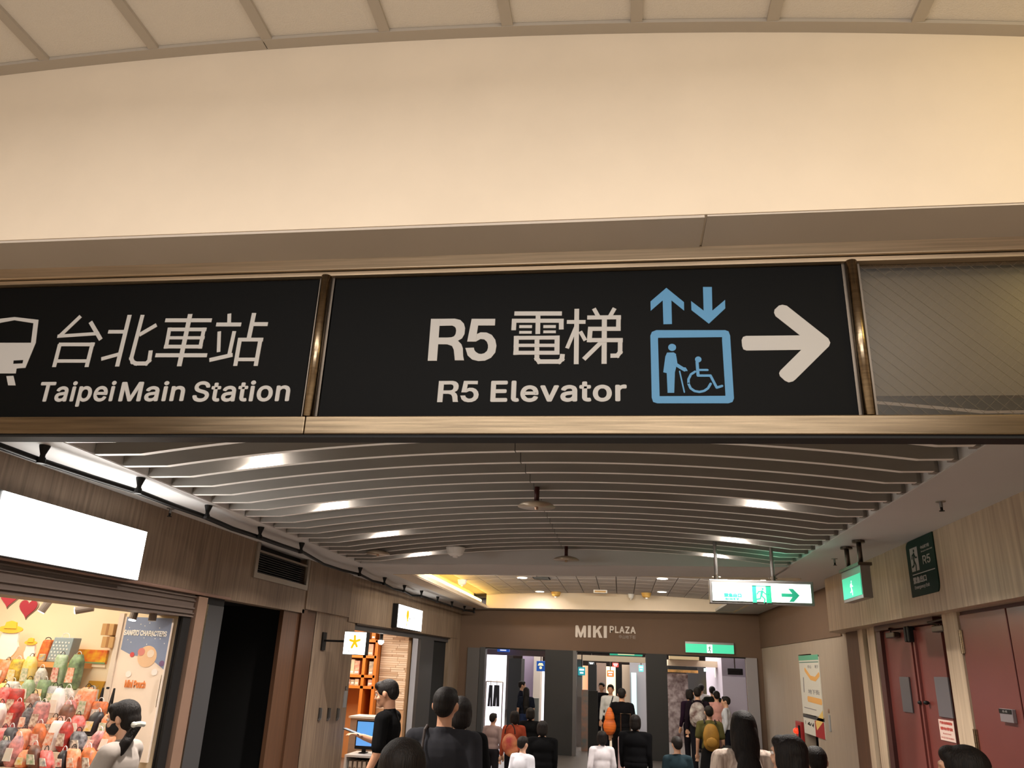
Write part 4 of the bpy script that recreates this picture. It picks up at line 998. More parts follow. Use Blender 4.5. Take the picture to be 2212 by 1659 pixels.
for px0, px1, pt, lab in ((2, 56, 1340, 'large plain white standing board under a straw hat disc on the shelf'), (57, 84, 1377, 'smaller plain white standing board with a straw hat disc on the shelf')):
    q0, q1 = hp(px0, pt, YS2), hp(px1, pt, YS2)
    e = empty('display_board', ((q0.x + q1.x) / 2, YS2, shz + .001), lab, 'board', 'white boards on the shelf')
    cy_ = (q0.x + q1.x) / 2; w_ = (q1.x - q0.x) / 2; h_ = q0.z - shz
    MB().prism(fY(YS2), [(cy_ + w_ * .9 * math.cos(t) * (1.0 if math.sin(t) < 0 else .8), shz + .001 + h_ * .46 + h_ * .46 * math.sin(t)) for t in [2 * math.pi * k / 24 for k in range(24)]], -.02, 0).build('board', mat('board_white', (244, 244, 240), .7), e)
    MB().prism(fY(YS2), [(cy_ + w_ * .98 * math.cos(t), shz + h_ * .78 + h_ * .10 * math.sin(t)) for t in [2 * math.pi * k / 20 for k in range(20)]], 0, .012).prism(fY(YS2), [(cy_ - w_ * .5, shz + h_ * .8), (cy_ + w_ * .5, shz + h_ * .8), (cy_ + w_ * .4, shz + h_ * .96), (cy_, shz + h_), (cy_ - w_ * .4, shz + h_ * .96)], 0, .02).build('hat', mat('straw_yellow', (246, 196, 60), .7), e)
boxy('figurine', 'small blue and yellow figurine on the shelf in front of the orange bag', 'toy', 84, 97, 1412, 6.95, mat('toy_blue', (60, 140, 190), .6, noise=.5, rgb2=(240, 190, 50), nscale=30), .03, bev=.01)
M_snack = mat('snack_print', (244, 196, 40), .45, noise=.5, rgb2=(226, 90, 40), nscale=14)
q0, q1 = hp(168, 1402, YSW - .02), hp(226, 1442, YSW - .02)
MB().box(q0.x, q1.x, YSW - .02, YSW, q1.z, q1.z + .03).build('print_board_edge', M_shopw, wsd)
e = empty('print_board', ((q0.x + q1.x) / 2, YSW - .03, q1.z + .03), 'yellow and orange printed board on the cream wall of the toy shop', 'board')
MB().box(q0.x, q1.x, YSW - .03, YSW - .001, q1.z + .031, q0.z).build('board', M_snack, e)
MB().box(q0.x, q1.x, YSW - .034, YSW - .03, q1.z + .031, q1.z + .045).build('green_edge', mat('print_green', (120, 160, 110), .6), e)
for i, (pa, pb) in enumerate(((1346, 1373), (1374, 1400))):
    q0, q1 = hp(222, pa, 7.1), hp(242, pb, 7.1)
    e = empty('carton', (q0.x, 7.1, q1.z), 'brown cardboard carton %s beside the shop banner' % ('on top of the stack', 'lower in the stack')[i], 'box', 'cartons by the back wall')
    MB().box(q0.x, q1.x, 7.1, YSW - .001, q1.z + .001, q0.z - .003).build('box', mat('cardboard', (206, 162, 106), .8), e, bevel=.004)
    MB().box((q0.x + q1.x) / 2 - .012, (q0.x + q1.x) / 2 + .012, 7.098, 7.1, q1.z + .001, q0.z - .003).build('tape', mat('tape', (170, 120, 70), .5), e)
q0, q1 = hp(184, 1470, YSW - .02), hp(214, 1530, YSW - .02)
e = empty('display_card', (q0.x, YSW - .02, q1.z), 'ochre display card with white oval cut-outs in the toy shop', 'card')
MB().prism(fY(YSW - .02), [(q0.x, q1.z), (q1.x - .04, q1.z), (q1.x, q0.z), (q0.x + .04, q0.z)], -.019, 0).build('card', mat('ochre', (216, 160, 44), .7), e)
MB().disc(fY(YSW - .02), ((q0.x + q1.x) / 2, q0.z - .07), .032, 0, .004).disc(fY(YSW - .02), ((q0.x + q1.x) / 2 - .01, q1.z + .07), .03, 0, .004).build('oval', M_white, e)
# banner on the side wall of the shop
YB = 7.14
a0, a1, b0, b1 = bx(244, 1334, 397, 1600, YB); b0 = .9
a1 = XL - .10; wB = a1 - a0
e = empty('shop_banner', ((a0 + a1) / 2, YB, b0), 'tall shop banner, blue-grey night sky over cream, reading CHARACTERS and Mini Pouch', 'banner')
fr = fY(YB)
MB().box(a0, a1, YB, YB + .03, b0, b1).build('board', mat('banner_cream', (250, 232, 214), .7), e)
MB().box(a0 + .05, a0 + .08, YB + .03, YSW, 1.9, 1.93).build('wall_hook', M_steel, e)
zmid = hit(320, 1420, Y=YB).z
MB().prism(fr, [(a0 + .02, zmid + .06), (a0 + wB * .25, zmid + .02), (a0 + wB * .5, zmid), (a0 + wB * .8, zmid - .04), (a1, zmid - .10), (a1, b1), (a0 + .02, b1)], 0, .002).build('night_sky', mat('banner_blue', (138, 152, 182), .7), e)
M_bt = mat('banner_white', (252, 248, 240), .6)
u0, u1, v0, v1 = bx(256, 1362, 382, 1374, YB)
text('lettering', 'SANRIO CHARACTERS', fr, max(u0, a0 + .02), min(u1, a1 - .03), v0, v1, M_bt, e, c0=.002, depth=.004, bold=.03)
u0, u1, v0, v1 = bx(270, 1470, 348, 1487, YB)
text('lettering', 'Mini Pouch', fr, u0, min(u1, a1 - .15), v0, v1, mat('banner_orange', (238, 146, 76), .6), e, c0=.0, depth=.006, bold=.02)
sd = MB()
for k in range(18): sd.disc(fr, (a0 + .05 + random.random() * (wB - .08), zmid + .10 + random.random() * (b1 - zmid - .12)), .005, .002, .004, 6)
tag(sd.build('stars', M_bt, e), kind='stuff')
moon = hit(318, 1418, Y=YB); MB().disc(fr, (moon.x, moon.z), .095, .002, .004, 28).build('moon', mat('moon_peach', (240, 200, 160), .7), e)
for k, (px, py, r_, col) in enumerate(((306, 1408, .035, (222, 140, 130)), (326, 1412, .035, (244, 226, 206)), (366, 1434, .026, (130, 100, 140)), (278, 1456, .028, (252, 244, 236)), (334, 1452, .03, (252, 246, 240)), (286, 1414, .022, (214, 80, 80)))):
    q = hit(px, py, Y=YB); MB().disc(fr, (min(q.x, a1 - r_), q.z), r_, .004, .006, 14).build('patch', mat('patch_%d' % k, col, .7), e)
q = hit(384, 1495, Y=YB)
def clipd(r, xm): return [(min(q.x + r * math.cos(2 * math.pi * k / 28), xm), q.z + r * math.sin(2 * math.pi * k / 28) * 1.1) for k in range(28)]
MB().prism(fr, clipd(.125, a1 - .002), .006, .014).build('lemon_rind', mat('lemon', (248, 212, 30), .6), e)
MB().prism(fr, clipd(.10, a1 - .004), .014, .017).build('lemon_flesh', mat('lemon_pale', (254, 244, 170), .6), e)
MB().box(a0 - .05, a0 - .002, YB - .02, YB + .02, b0, b1 + .03).build('side_post', mat('film', (236, 220, 204), .3), e)
# garment rack
YR = 6.4
def yr(px, py, Y=YR): h = hit(px, py, Y=Y); return (h.x, Y, h.z)
e = empty('garment_rack', (yr(300, 1500)[0], YR, 0), 'black A-frame garment rack behind the toy shop window', 'rack')
L_, R_ = yr(231, 1485), yr(366, 1494)
L_ = (L_[0], YR, (L_[2] + R_[2]) / 2); R_ = (min(R_[0], XL - .12), YR, L_[2])
MB().tube([L_, R_], .009, 8).build('bar', M_black, e)
for sx in (1, -1):
    bx_ = (L_[0] + .07) if sx > 0 else (R_[0] - .05)
    for sy in (1, -1):
        MB().tube([(bx_, YR, L_[2]), (bx_ - sx * .03 - (.10 if sy > 0 else 0), YR + sy * .28, 0)], .008, 8).build('leg', M_black, e)
MB().tube([(L_[0] + .06, YR - .03, L_[2] - .16), (R_[0] - .05, YR - .03, L_[2] - .16)], .004, 6).build('rail', M_steeldk, e)
def garment(lab, px, m, w, h, dz=.11, w2=None, dy=0):
    x, _, _ = yr(px, 1490); x = min(x, XL - .22); z = L_[2]; Yg = YR + dy
    g_ = empty('hanging_garment', (x, YR, z - h), lab, 'clothes', 'clothes on the black rack')
    MB().tube([(x, YR, z + .012), (x, YR - .012, z - .01), (x, YR, z - dz + .02)], .003, 6).build('hanger_hook', M_steel, g_)
    MB().tube([(x - w * .8, YR, z - dz - .01), (x, YR, z - dz + .02), (x + w * .8, YR, z - dz - .01), (x - w * .8, YR, z - dz - .01)], .005, 6).build('hanger', M_white, g_)
    n = 14; vs = []; W2 = w2 or w
    for j in range(7):
        v = j / 6; zz = z - dz - v * h
        for i in range(n):
            t = 2 * math.pi * i / n; ww = (w * .55 if j == 0 else w + (W2 - w) * v); vs.append((x + ww * math.cos(t), YR + (.025 + .008 * math.sin(3 * t + j)) * math.sin(t), zz - (.02 * abs(math.cos(t)) if j == 0 else 0)))
    MB().add(vs, [(j * n + i, j * n + (i + 1) % n, (j + 1) * n + (i + 1) % n, (j + 1) * n + i) for j in range(6) for i in range(n)] + [tuple(range(n)), tuple(6 * n + i for i in range(n))]).build('garment', m, g_, smooth=True)
    return g_, x, z - dz
garment('bright red garment at the left end of the black rack', 243, mat('cloth_red', (226, 36, 30), .7), .035, .13, .12, .05)
garment('dark grey printed bag hanging from the black rack behind the woman', 258, mat('cloth_grey', (96, 92, 94), .8), .05, .60, .16, .09)
garment('pale garment on the black rack behind the head of the woman', 284, mat('cloth_pale', (236, 220, 210), .8), .04, .3)
g_, x_, z_ = garment('blue dress with white dots on the black rack', 311, mat('cloth_blue', (74, 76, 160), .8), .06, .30, .10, .07)
dm = MB()
for k in range(12): dm.disc(fY(YR - .033), (x_ - .06 + random.random() * .12, z_ - .14 - random.random() * .15), .007, 0, .008, 8)
tag(dm.build('dots', M_white, g_), kind='stuff')
g_, x_, z_ = garment('navy skirt with white dots at the right end of the black rack', 338, mat('cloth_navy', (58, 58, 112), .8), .05, .36, .13, .07)
dm = MB()
for k in range(12): dm.disc(fY(YR - .033), (x_ - .055 + random.random() * .11, z_ - .16 - random.random() * .18), .007, 0, .008, 8)
tag(dm.build('dots', M_white, g_), kind='stuff')
# the pile of pouches and wrapped toys low in the window
cols_ = [('red', (206, 52, 42)), ('orange', (232, 118, 54)), ('brown', (130, 76, 52)), ('black', (36, 30, 34)), ('pink', (236, 156, 152)), ('white', (238, 230, 220)), ('yellow', (238, 196, 60)), ('green', (136, 166, 116)), ('grey', (140, 140, 144))]
rowdef = [(5.75, 1662, 40, 235, .07, 10), (5.95, 1622, 38, 240, .07, 10), (6.15, 1584, 38, 238, .08, 10), (6.35, 1552, 40, 225, .08, 9), (6.60, 1522, 42, 190, .09, 8), (6.82, 1488, 46, 165, .09, 7)]
st_ = empty('display_stand', (-5.2, 6.2, 0), 'stepped cream display stand under the heaped pouches in the toy shop', 'stand')
ordn = 'first second third fourth fifth sixth seventh eighth ninth tenth eleventh twelfth thirteenth'.split()
rown = ['front', 'second', 'third', 'fourth', 'fifth', 'back']
for ri, (Yr, pb, ph_, pr, dd, n_) in enumerate(rowdef):
    zt = hp(110, pb, Yr).z; xa, xb = hp(-50, pb, Yr).x, hp(pr, pb, Yr).x
    hh = hp(110, pb - ph_ * 1.35, Yr).z - zt
    MB().box(xa - .1, xb + .02, Yr - .07, Yr + (.13 if ri < 5 else .3), 0, zt - .001).build('step', mat('stand_cream', (222, 204, 178), .8), st_)
    pool = [0, 1, 2, 3, 1, 0, 4, 5, 3, 1] if ri < 3 else ([1, 5, 0, 7, 4, 2, 5, 1, 8, 0] if ri == 3 else [6, 7, 5, 6, 7, 1, 5, 8])
    for k in range(n_):
        cn, cc = cols_[pool[(k * 3 + ri * 2) % len(pool)]]
        x = xa + (xb - xa) * (k + .5) / n_; x += random.uniform(-.012, .012); w_ = (xb - xa) / n_ * random.uniform(.40, .52); h_ = hh * random.uniform(.65, 1.3)
        e = empty('toy_pouch', (x, Yr, zt), '%s patterned toy pouch, %s from the left in the %s display row' % (cn, ordn[k], rown[ri]), 'pouch', 'heaped pouches')
        m = mat('pouch_%s_%d' % (cn, k % 2), cc, .45, noise=.6, nscale=22 + 9 * (k % 2), rgb2=tuple(min(255, int(v * .45 + 100 * (k % 2) + 20)) for v in cc))
        cnr, _c2 = cols_[(k + ri * 2 + 3) % len(cols_)]
        b = MB(); nn = 12; lean = random.uniform(-.05, .05); vs = []
        shp = ([(.75, 0, .7), (1, .12, 1), (1.02, .45, 1), (.96, .8, .8), (.6, 1, .4)], [(.95, 0, .8), (1, .08, .9), (1, .5, .8), (1, .9, .5), (.92, 1, .2)], [(.5, 0, .6), (.95, .2, 1), (.8, .5, .8), (.75, .75, .8), (.4, 1, .4)])[random.randrange(3)]
        for (ws, vz, ds) in shp:
            for i in range(nn):
                t = 2 * math.pi * i / nn; sx_ = math.copysign(abs(math.cos(t)) ** .6, math.cos(t)); sy_ = math.copysign(abs(math.sin(t)) ** .6, math.sin(t))
                vs.append((x + w_ * ws * sx_ + lean * vz, Yr + .055 * ds * sy_, zt + h_ * vz))
        b.add(vs, [(j * nn + i, j * nn + (i + 1) % nn, (j + 1) * nn + (i + 1) % nn, (j + 1) * nn + i) for j in range(4) for i in range(nn)] + [tuple(range(nn)), tuple(4 * nn + i for i in range(nn))])
        b.build('body', m, e, smooth=True)
        MB().prism(fY(Yr - .056), [(x - w_ * .6, zt + h_ * .2), (x + w_ * .6, zt + h_ * .2), (x + w_ * .5 + lean * .5, zt + h_ * .62), (x - w_ * .5 + lean * .5, zt + h_ * .62)], -.004, .003).build('badge', mat('badge_' + cnr, _c2, .5, noise=.5, nscale=34, rgb2=(240, 225, 205)), e)
        MB().tube([(x + lean + w_ * .4 * math.cos(t), Yr, zt + h_ * .97 + .035 * math.sin(t)) for t in [math.pi * q_ / 6 for q_ in range(7)]], .003, 5).build('strap', M_black if k % 2 else M_white, e)

# puzzle shop behind the second opening
struct(MB().box(-8.2, -4.25, 16.25, 16.35, 0, 2.7).box(-8.3, -8.2, 12.0, 16.35, 0, 2.7).box(-8.2, -4.3, 12.0, 12.1, 0, 2.7).build('wall_back', mat('shop_orange', (226, 170, 110), .8)))
struct(MB().box(-8.2, -4.2, 12.1, 16.3, 2.6, 2.68).build('ceiling', M_shopw))
area('puzzle_shop_light', (-5.9, 14.2, 2.5), (0, 0, 0), 2.2, 120, (1.0, .86, .70), 2.6)
YBk = 15.8
xk0 = hit(815, 1500, Y=YBk).x
bw = struct(MB().box(xk0, -4.18, YBk, YBk + .2, 0, 2.56).build('wall_right', mat('stone_back', (196, 156, 120), .8)))
M_st = [mat('stone_%d' % k, c_, .85) for k, c_ in enumerate([(236, 214, 190), (228, 204, 178), (240, 220, 198), (206, 178, 152)])]
bi = 0; z = .95
while z < 2.54 and bi < 290:
    x = xk0 + .004
    while x < -4.2:
        w_ = random.uniform(.22, .42); x1 = min(x + w_, -4.185)
        MB().box(x, x1 - .006, YBk - random.choice((.005, .008, .011, .015)), YBk, z, z + .034).build('stone', M_st[random.choice((0, 0, 1, 2, 2, 3))], bw)
        x = x1 + .001; bi += 1
    z += .040
# shelving with boxes
YSh = 15.6
xs0, xs1 = hit(758, 1480, Y=YSh).x - .5, xk0 - .03
e = empty('puzzle_shelf', ((xs0 + xs1) / 2, YSh, 0), 'orange wooden wall shelving full of puzzle boxes', 'shelf')
M_os = mat('orange_wood', (214, 122, 40), .5)
lv = [1.30, 1.50, 1.86, 2.16]
for z in lv: MB().box(xs0, xs1, YSh, 16.2, z, z + .05).build('board', M_os, e)
for x in (xs0, hit(778, 1480, Y=YSh).x, xs1 - .04): MB().box(x, x + .06, YSh, 16.2, 0, 2.2).build('upright', M_os, e)
cc = [(176, 96, 84), (120, 130, 126), (196, 150, 130), (150, 70, 60), (96, 110, 100), (214, 180, 150)]
lvn = ['lowest', 'second', 'third', 'top']
for li, z in enumerate(lv):
    x = xs0 + .07; k = 0; top = {0: .12, 1: .28, 2: .22, 3: .20}[li]
    while x < xs1 - .09 and k < 13:
        w_ = random.uniform(.07, .11)
        if abs(x + w_ / 2 - (hit(778, 1480, Y=YSh).x + .03)) > w_ / 2 + .035:
            m = mat('puzzle_%d' % ((k + li) % 6), cc[(k + li) % 6], .5, noise=.4, nscale=14, rgb2=(220, 190, 160)) if li < 3 else mat('puzzle_amber', (230, 150, 50), .5, noise=.4, nscale=10, rgb2=(150, 80, 30))
            e2 = empty('puzzle_box', (x + w_ / 2, YSh + .05, z + .05), 'upright puzzle box on the %s shelf board of the puzzle shop, %s along' % (lvn[li], ordn[k]), 'box', 'puzzle boxes')
            MB().box(x, x + w_, YSh + .04, YSh + .3, z + .052, z + .05 + top * random.uniform(.85, 1)).build('box', m, e2)
            MB().box(x + .012, x + w_ - .012, YSh + .037, YSh + .04, z + .08, z + .11).build('label', M_white, e2)
            k += 1
        x += w_ + .006
# counter, screen and low cabinet
YC = 13.6
a0, a1 = hit(757, 1560, Y=YC).x, hit(811, 1560, Y=YC).x
zc1 = hit(785, 1552, Y=YC).z
e = empty('shop_counter', ((a0 + a1) / 2, YC, 0), 'grey wooden shop counter panel behind the blue screen', 'counter')
MB().box(a0, a1, YC, YC + .5, 0, zc1).build('panel', mat('counter_grey', (176, 156, 138), .6, noise=.1, nscale=3, stretch=(.5, 8, 8)), e)
MB().box(a0 - .03, a1 + .03, YC - .03, YC + .53, zc1, zc1 + .03).build('top', M_white, e)
YC2 = 12.9
a0, a1, b0, b1 = bx(768, 1556, 808, 1619, YC2)
e = empty('display_screen', ((a0 + a1) / 2, YC2, b0), 'upright screen with a blue glowing picture on the low cabinet', 'screen')
M_scr = mat('screen_blue', (70, 150, 210), .4, emit=.9, ecol=(80, 160, 225), noise=.3, nscale=3, rgb2=(120, 110, 200))
MB().box(a0, a1, YC2, YC2 + .05, b0, b1).build('casing', M_black, e, bevel=.008)
MB().box(a0 + .02, a1 - .02, YC2 - .004, YC2, b0 + .05, b1 - .02).build('screen', M_scr, e)
MB().box(a0 + .1, a1 - .1, YC2 - .08, YC2 + .10, b0 - .05, b0 - .04).box((a0 + a1) / 2 - .03, (a0 + a1) / 2 + .03, YC2 + .01, YC2 + .04, b0 - .045, b0).build('foot', M_black, e)
zt = b0 - .055
q0, q1 = hit(748, 1640, Y=12.7).x, hit(812, 1640, Y=12.7).x
e = empty('low_cabinet', ((q0 + q1) / 2, 12.9, 0), 'low white open cabinet full of small white boxes under the blue screen', 'cabinet')
MB().box(q0, q1, 12.6, 13.2, zt - .03, zt).build('top', M_white, e); MB().box(q0, q1, 13.15, 13.2, 0, zt - .03).build('back', M_wooddk, e)
for x in (q0, q1 - .03): MB().box(x, x + .03, 12.6, 13.15, 0, zt - .03).build('side', M_white, e)
for k in range(2): MB().box(q0 + .03, q1 - .03, 12.65, 13.15, zt - .28 - .26 * k, zt - .26 - .26 * k).build('shelf_board', M_wooddk, e)
for k in range(10):
    r_, c_ = divmod(k, 5); x = q0 + .06 + c_ * (q1 - q0 - .1) / 5; z = zt - .26 - .26 * r_
    e2 = empty('small_box', (x, 12.7, z), 'small white box, %s on the %s shelf of the low cabinet' % (ordn[c_], ('upper', 'lower')[r_]), 'box', 'white boxes in the low cabinet')
    MB().box(x, x + (q1 - q0) / 5 - .05, 12.66, 12.85, z + .001, z + .17).build('box', mat('box_white', (226, 206, 186), .6), e2)
    MB().box(x + .01, x + (q1 - q0) / 5 - .06, 12.657, 12.66, z + .06, z + .09).build('print', M_pink, e2)
q = hit(823, 1386, Y=14.0)
e = empty('spotlight', (q.x, 14, q.z - .05), 'bright round spotlight in the puzzle shop above the man with the phone', 'light')
MB().tube([(q.x, 14, q.z + .02), (q.x, 14, 2.6)], .03, 10).build('body', M_black, e); MB().lathe(q, [(.02, -.05), (.05, -.02), (.05, .02)], 14).build('bulb', M_bulb, e)

# ================================================================ MALL BEYOND THE GATES
MX0, MX1, MY1 = -5.0, 4.6, 38
struct(MB().box(MX0 - .1, MX0, FARY + .25, MY1, 0, 3.4).build('wall_left', mat('mall_white', (226, 222, 222), .7)))
struct(MB().box(MX1, MX1 + .1, FARY + .25, MY1, 0, 3.4).build('wall_right', mat('mall_lilac', (206, 200, 216), .7)))
struct(MB().box(MX0, MX1, MY1, MY1 + .1, 0, 3.4).build('wall_back', mat('mall_brown', (120, 106, 98), .7)))
struct(MB().box(MX0, MX1, FARY + .25, MY1, 3.35, 3.45).build('ceiling', mat('mall_ceiling', (190, 180, 170), .8)))
def rect(name, box, Y, m, label=None, cat=None, group=None, d=.12, parent=None, z0=None, st=False, bev=0):
    a0, a1, b0, b1 = bx(*box, Y)
    if z0 is not None: b0 = z0
    o = MB().box(a0, a1, Y, Y + d, b0, b1).build(name, m, parent, bevel=bev)
    if st: struct(o)
    elif label: tag(o, label, cat, group)
    return o
M_mallc = mat('mall_cream', (232, 212, 184), .7)
rect('beam', (1243, 1417, 1394, 1429), 22.0, M_mallc, st=True, d=.5)
rect('beam', (1443, 1427, 1560, 1440), 22.5, M_mallc, st=True, d=.5)
rect('beam', (1046, 1404, 1180, 1416), 21.0, mat('mall_grey', (160, 150, 156), .7), st=True, d=.3)
M_glow = mat('shop_window_glow', (240, 238, 246), .6, emit=1.1, ecol=(236, 232, 250))
def sign_box(lab, box, Y, col, em, d=.12, glyph_=None, gcol=(255, 255, 255)):
    a0, a1, b0, b1 = bx(*box, Y)
    e = empty('hanging_sign', ((a0 + a1) / 2, Y, b0), lab, 'sign', 'shop signs beyond the gateways')
    MB().box(a0, a1, Y, Y + d, b0, b1).build('box', mat('signbox_%d_%d_%d' % tuple(col), col, .5, emit=em), e, bevel=.01)
    w = a1 - a0; h = b1 - b0
    b = MB()
    if glyph_ == 'emblem': b.disc(fY(Y), ((a0 + a1) / 2, b0 + h * .35), h * .14, 0, .01, 12).prism(fY(Y), [(a0 + w * .15, b0 + h * .55), (a1 - w * .15, b0 + h * .55), (a1 - w * .3, b0 + h * .8), (a0 + w * .3, b0 + h * .8)], 0, .01)
    else: b.box(a0 + w * .15, a1 - w * .15, Y - .01, Y, b0 + h * .58, b0 + h * .80).box(a0 + w * .25, a1 - w * .25, Y - .01, Y, b0 + h * .22, b0 + h * .40)
    b.build('print', mat('sign_print_%d' % sum(gcol), gcol, .5, emit=.9 if sum(gcol) > 300 else 0), e)
    MB().tube([((a0 + a1) / 2, Y + d / 2, b1), ((a0 + a1) / 2, Y + d / 2, 3.35)], .015, 6).build('rod', M_steeldk, e)
    return e
# left gateway
rect('shop_window', (1040, 1414, 1091, 1560), 24.0, M_glow, 'bright white lit shop window seen through the left gateway', 'window', z0=0)
rect('pillar', (1096, 1422, 1124, 1600), 24.5, M_blackness, st=True, d=.8, z0=0)
rect('pillar', (1126, 1414, 1150, 1600), 26.0, mat('mauve_wall', (150, 136, 160), .7), st=True, d=.8, z0=0)
rect('pillar', (1151, 1414, 1166, 1600), 25.5, mat('mall_cream_grey', (186, 176, 166), .7), st=True, d=.6, z0=0)
rect('shop_window', (1167, 1444, 1179, 1530), 27.0, M_glow, 'narrow lit shop window beside the blue emblem sign', 'window', z0=0)
sign_box('square blue shop sign with a yellow and white emblem in the left gateway', (1159, 1428, 1177, 1450), 21.6, (30, 90, 180), .5, glyph_='emblem', gcol=(250, 240, 190))
sign_box('wide blue sign at the top of the left gateway', (1074, 1397, 1100, 1408), 20.6, (40, 90, 190), .6)
rect('information_panel', (1150, 1508, 1163, 1560), 20.6, mat('panel_grey', (150, 158, 160), .5), 'pale grey standing panel in the left gateway', 'panel', z0=0)
for i, (px, w_) in enumerate(((1059, 7), (1072, 11))):
    a0, a1, b0, b1 = bx(px - w_ / 2, 1480, px + w_ / 2, 1526, 22.6)
    e = empty('hanging_trousers', ((a0 + a1) / 2, 22.6, b0), 'dark trousers hanging against the bright shop window, %s pair' % ('narrow', 'wide')[i], 'clothes', 'trousers in the window')
    m_ = (a0 + a1) / 2; cl = mat('dark_cloth', (24, 26, 34), .8)
    MB().prism(fY(22.6), [(a0, b1), (a1, b1), (a1 + .02, b0), (m_ + .01, b0), (m_, b1 - .15), (m_ - .01, b0), (a0 - .02, b0)], -.05, 0).build('cloth', cl, e)
    MB().tube([(m_, 22.62, b1), (m_, 22.62, b1 + .12)], .008, 6).build('hanger_hook', M_steel, e)
a0, a1, b0, b1 = bx(1050, 1476, 1086, 1480, 22.6)
e = empty('clothes_rail', ((a0 + a1) / 2, 22.62, 0), 'thin rail carrying trousers in the left gateway shop', 'rail')
MB().tube([(a0, 22.62, b1 + .04), (a1, 22.62, b1 + .04)], .015, 6).build('rail', M_steel, e)
for x in (a0, a1): MB().tube([(x, 22.62, b1 + .04), (x, 22.62, 0)], .015, 6).build('leg', M_steel, e)
# middle gateway
rect('pillar', (1240, 1424, 1257, 1600), 21.2, mat('grey_pier', (150, 146, 146), .6), st=True, d=.3, z0=0)
rect('shopfront', (1257, 1438, 1270, 1560), 27, mat('peach_glow', (240, 170, 130), .6, emit=.5), 'peach lit shopfront in the middle gateway', 'shopfront', z0=0)
rect('pillar', (1270, 1436, 1288, 1560), 26.8, M_blackness, st=True, d=.6, z0=0)
rect('pillar', (1288, 1432, 1309, 1560), 28, mat('brown_pier', (130, 110, 98), .7), st=True, d=.6, z0=0)
rect('shopfront', (1309, 1440, 1330, 1560), 29, mat('warm_glow', (255, 226, 180), .6, emit=1.4), 'glowing warm yellow shopfront under the orange sign', 'shopfront', z0=0)
rect('pillar', (1330, 1442, 1344, 1560), 28.5, M_blackness, st=True, d=.6, z0=0)
rect('pillar', (1344, 1436, 1361, 1560), 28, mat('beige_pier', (176, 158, 138), .7), st=True, d=.6, z0=0)
rect('pillar', (1361, 1430, 1396, 1560), 27.5, mat('grey_pier_2', (140, 138, 142), .6), st=True, d=.6, z0=0)
rect('shop_window', (1364, 1453, 1375, 1535), 27.3, mat('teal_glow', (180, 214, 214), .6, emit=.7), 'tall pale teal lit window in the middle gateway', 'window', z0=0)
sign_box('long green exit sign at the top of the middle gateway', (1317, 1408, 1388, 1416.5), 20.8, (60, 176, 140), .8, gcol=(200, 250, 230))
rect('beam', (1248, 1404, 1317, 1412), 21.4, M_blackness, st=True)  # dark fascia strip, not a real beam
sign_box('small teal square sign at the left of the middle gateway', (1249, 1441, 1264, 1459), 21.0, (40, 150, 160), .9)
sign_box('orange square shop sign in the middle gateway', (1311, 1448, 1326, 1462), 25, (236, 100, 40), 1.0)
sign_box('small red lit sign above the orange one', (1323, 1432, 1336, 1441), 24.5, (230, 60, 50), 1.0)
sign_box('small pale teal sign at the right of the middle gateway', (1380, 1437, 1390, 1451), 25, (90, 200, 190), .9)
sign_box('small dark sign with white and blue lights in the middle gateway', (1271, 1430, 1284, 1436), 24, (50, 60, 66), .2)
rect('locker', (1270, 1492, 1291, 1659), 17.2, M_blackness, 'tall black cabinet standing in the middle gateway', 'cabinet', z0=0)
rect('poster_stand', (1256, 1490, 1270, 1600), 20.2, mat('panel_pinkish', (190, 140, 118), .6, noise=.4, nscale=6, rgb2=(120, 130, 130)), 'pinkish printed display panel beside the black cabinet', 'panel', z0=0)
# right gateway
rect('pillar', (1563, 1412, 1614, 1640), 21.6, mat('lilac_wall', (214, 206, 222), .6), st=True, d=4, z0=0)
rect('shop_display', (1443, 1455, 1488, 1600), 24, mat('shelf_mix', (150, 138, 134), .6, noise=.6, nscale=7, rgb2=(70, 46, 44)), 'shelves of mixed goods in the right gateway shop', 'shelf', z0=0)
M_sh = mat('goods_white', (206, 200, 196), .6)
rect('beam', (1443, 1440, 1506, 1447), 23.6, M_blackness, st=True)  # dark strip over the shop display, not a real beam
rect('beam', (1443, 1447, 1508, 1453), 23.8, mat('strip_amber', (206, 150, 84), .6, noise=.5, nscale=8, rgb2=(120, 100, 60), emit=.2), st=True)  # amber display strip of the shop, not a real beam
rect('pillar', (1488, 1440, 1532, 1600), 27, mat('charcoal_wall', (44, 42, 44), .7), st=True, d=.6, z0=0)
rect('shopfront', (1529, 1467, 1543, 1560), 26.8, mat('yellow_glow', (255, 224, 40), .6, emit=1.6), 'bright yellow lit panel in the right gateway', 'panel', z0=0)
rect('pillar', (1543, 1440, 1564, 1600), 27, mat('brownish_pier', (110, 98, 90), .7), st=True, d=.6, z0=0)
sign_box('white and teal lit sign in the right gateway', (1521, 1444, 1541, 1451), 25.5, (210, 240, 240), 1.0, gcol=(60, 180, 170))
sign_box('white square lit sign in the right gateway', (1545, 1444, 1561, 1464), 23, (220, 226, 214), .7)
sign_box('glowing white sign behind the white square one', (1535, 1452, 1551, 1468), 25, (250, 255, 250), 2.2)
sign_box('dark blank hanging sign in the right gateway', (1572, 1444, 1605, 1458), 21.3, (48, 48, 50), 0, gcol=(60, 60, 60))
rect('ceiling_panel', (1446, 1412, 1510, 1425), 22.3, mat('panel_sand', (206, 184, 142), .7), st=True, d=.3)
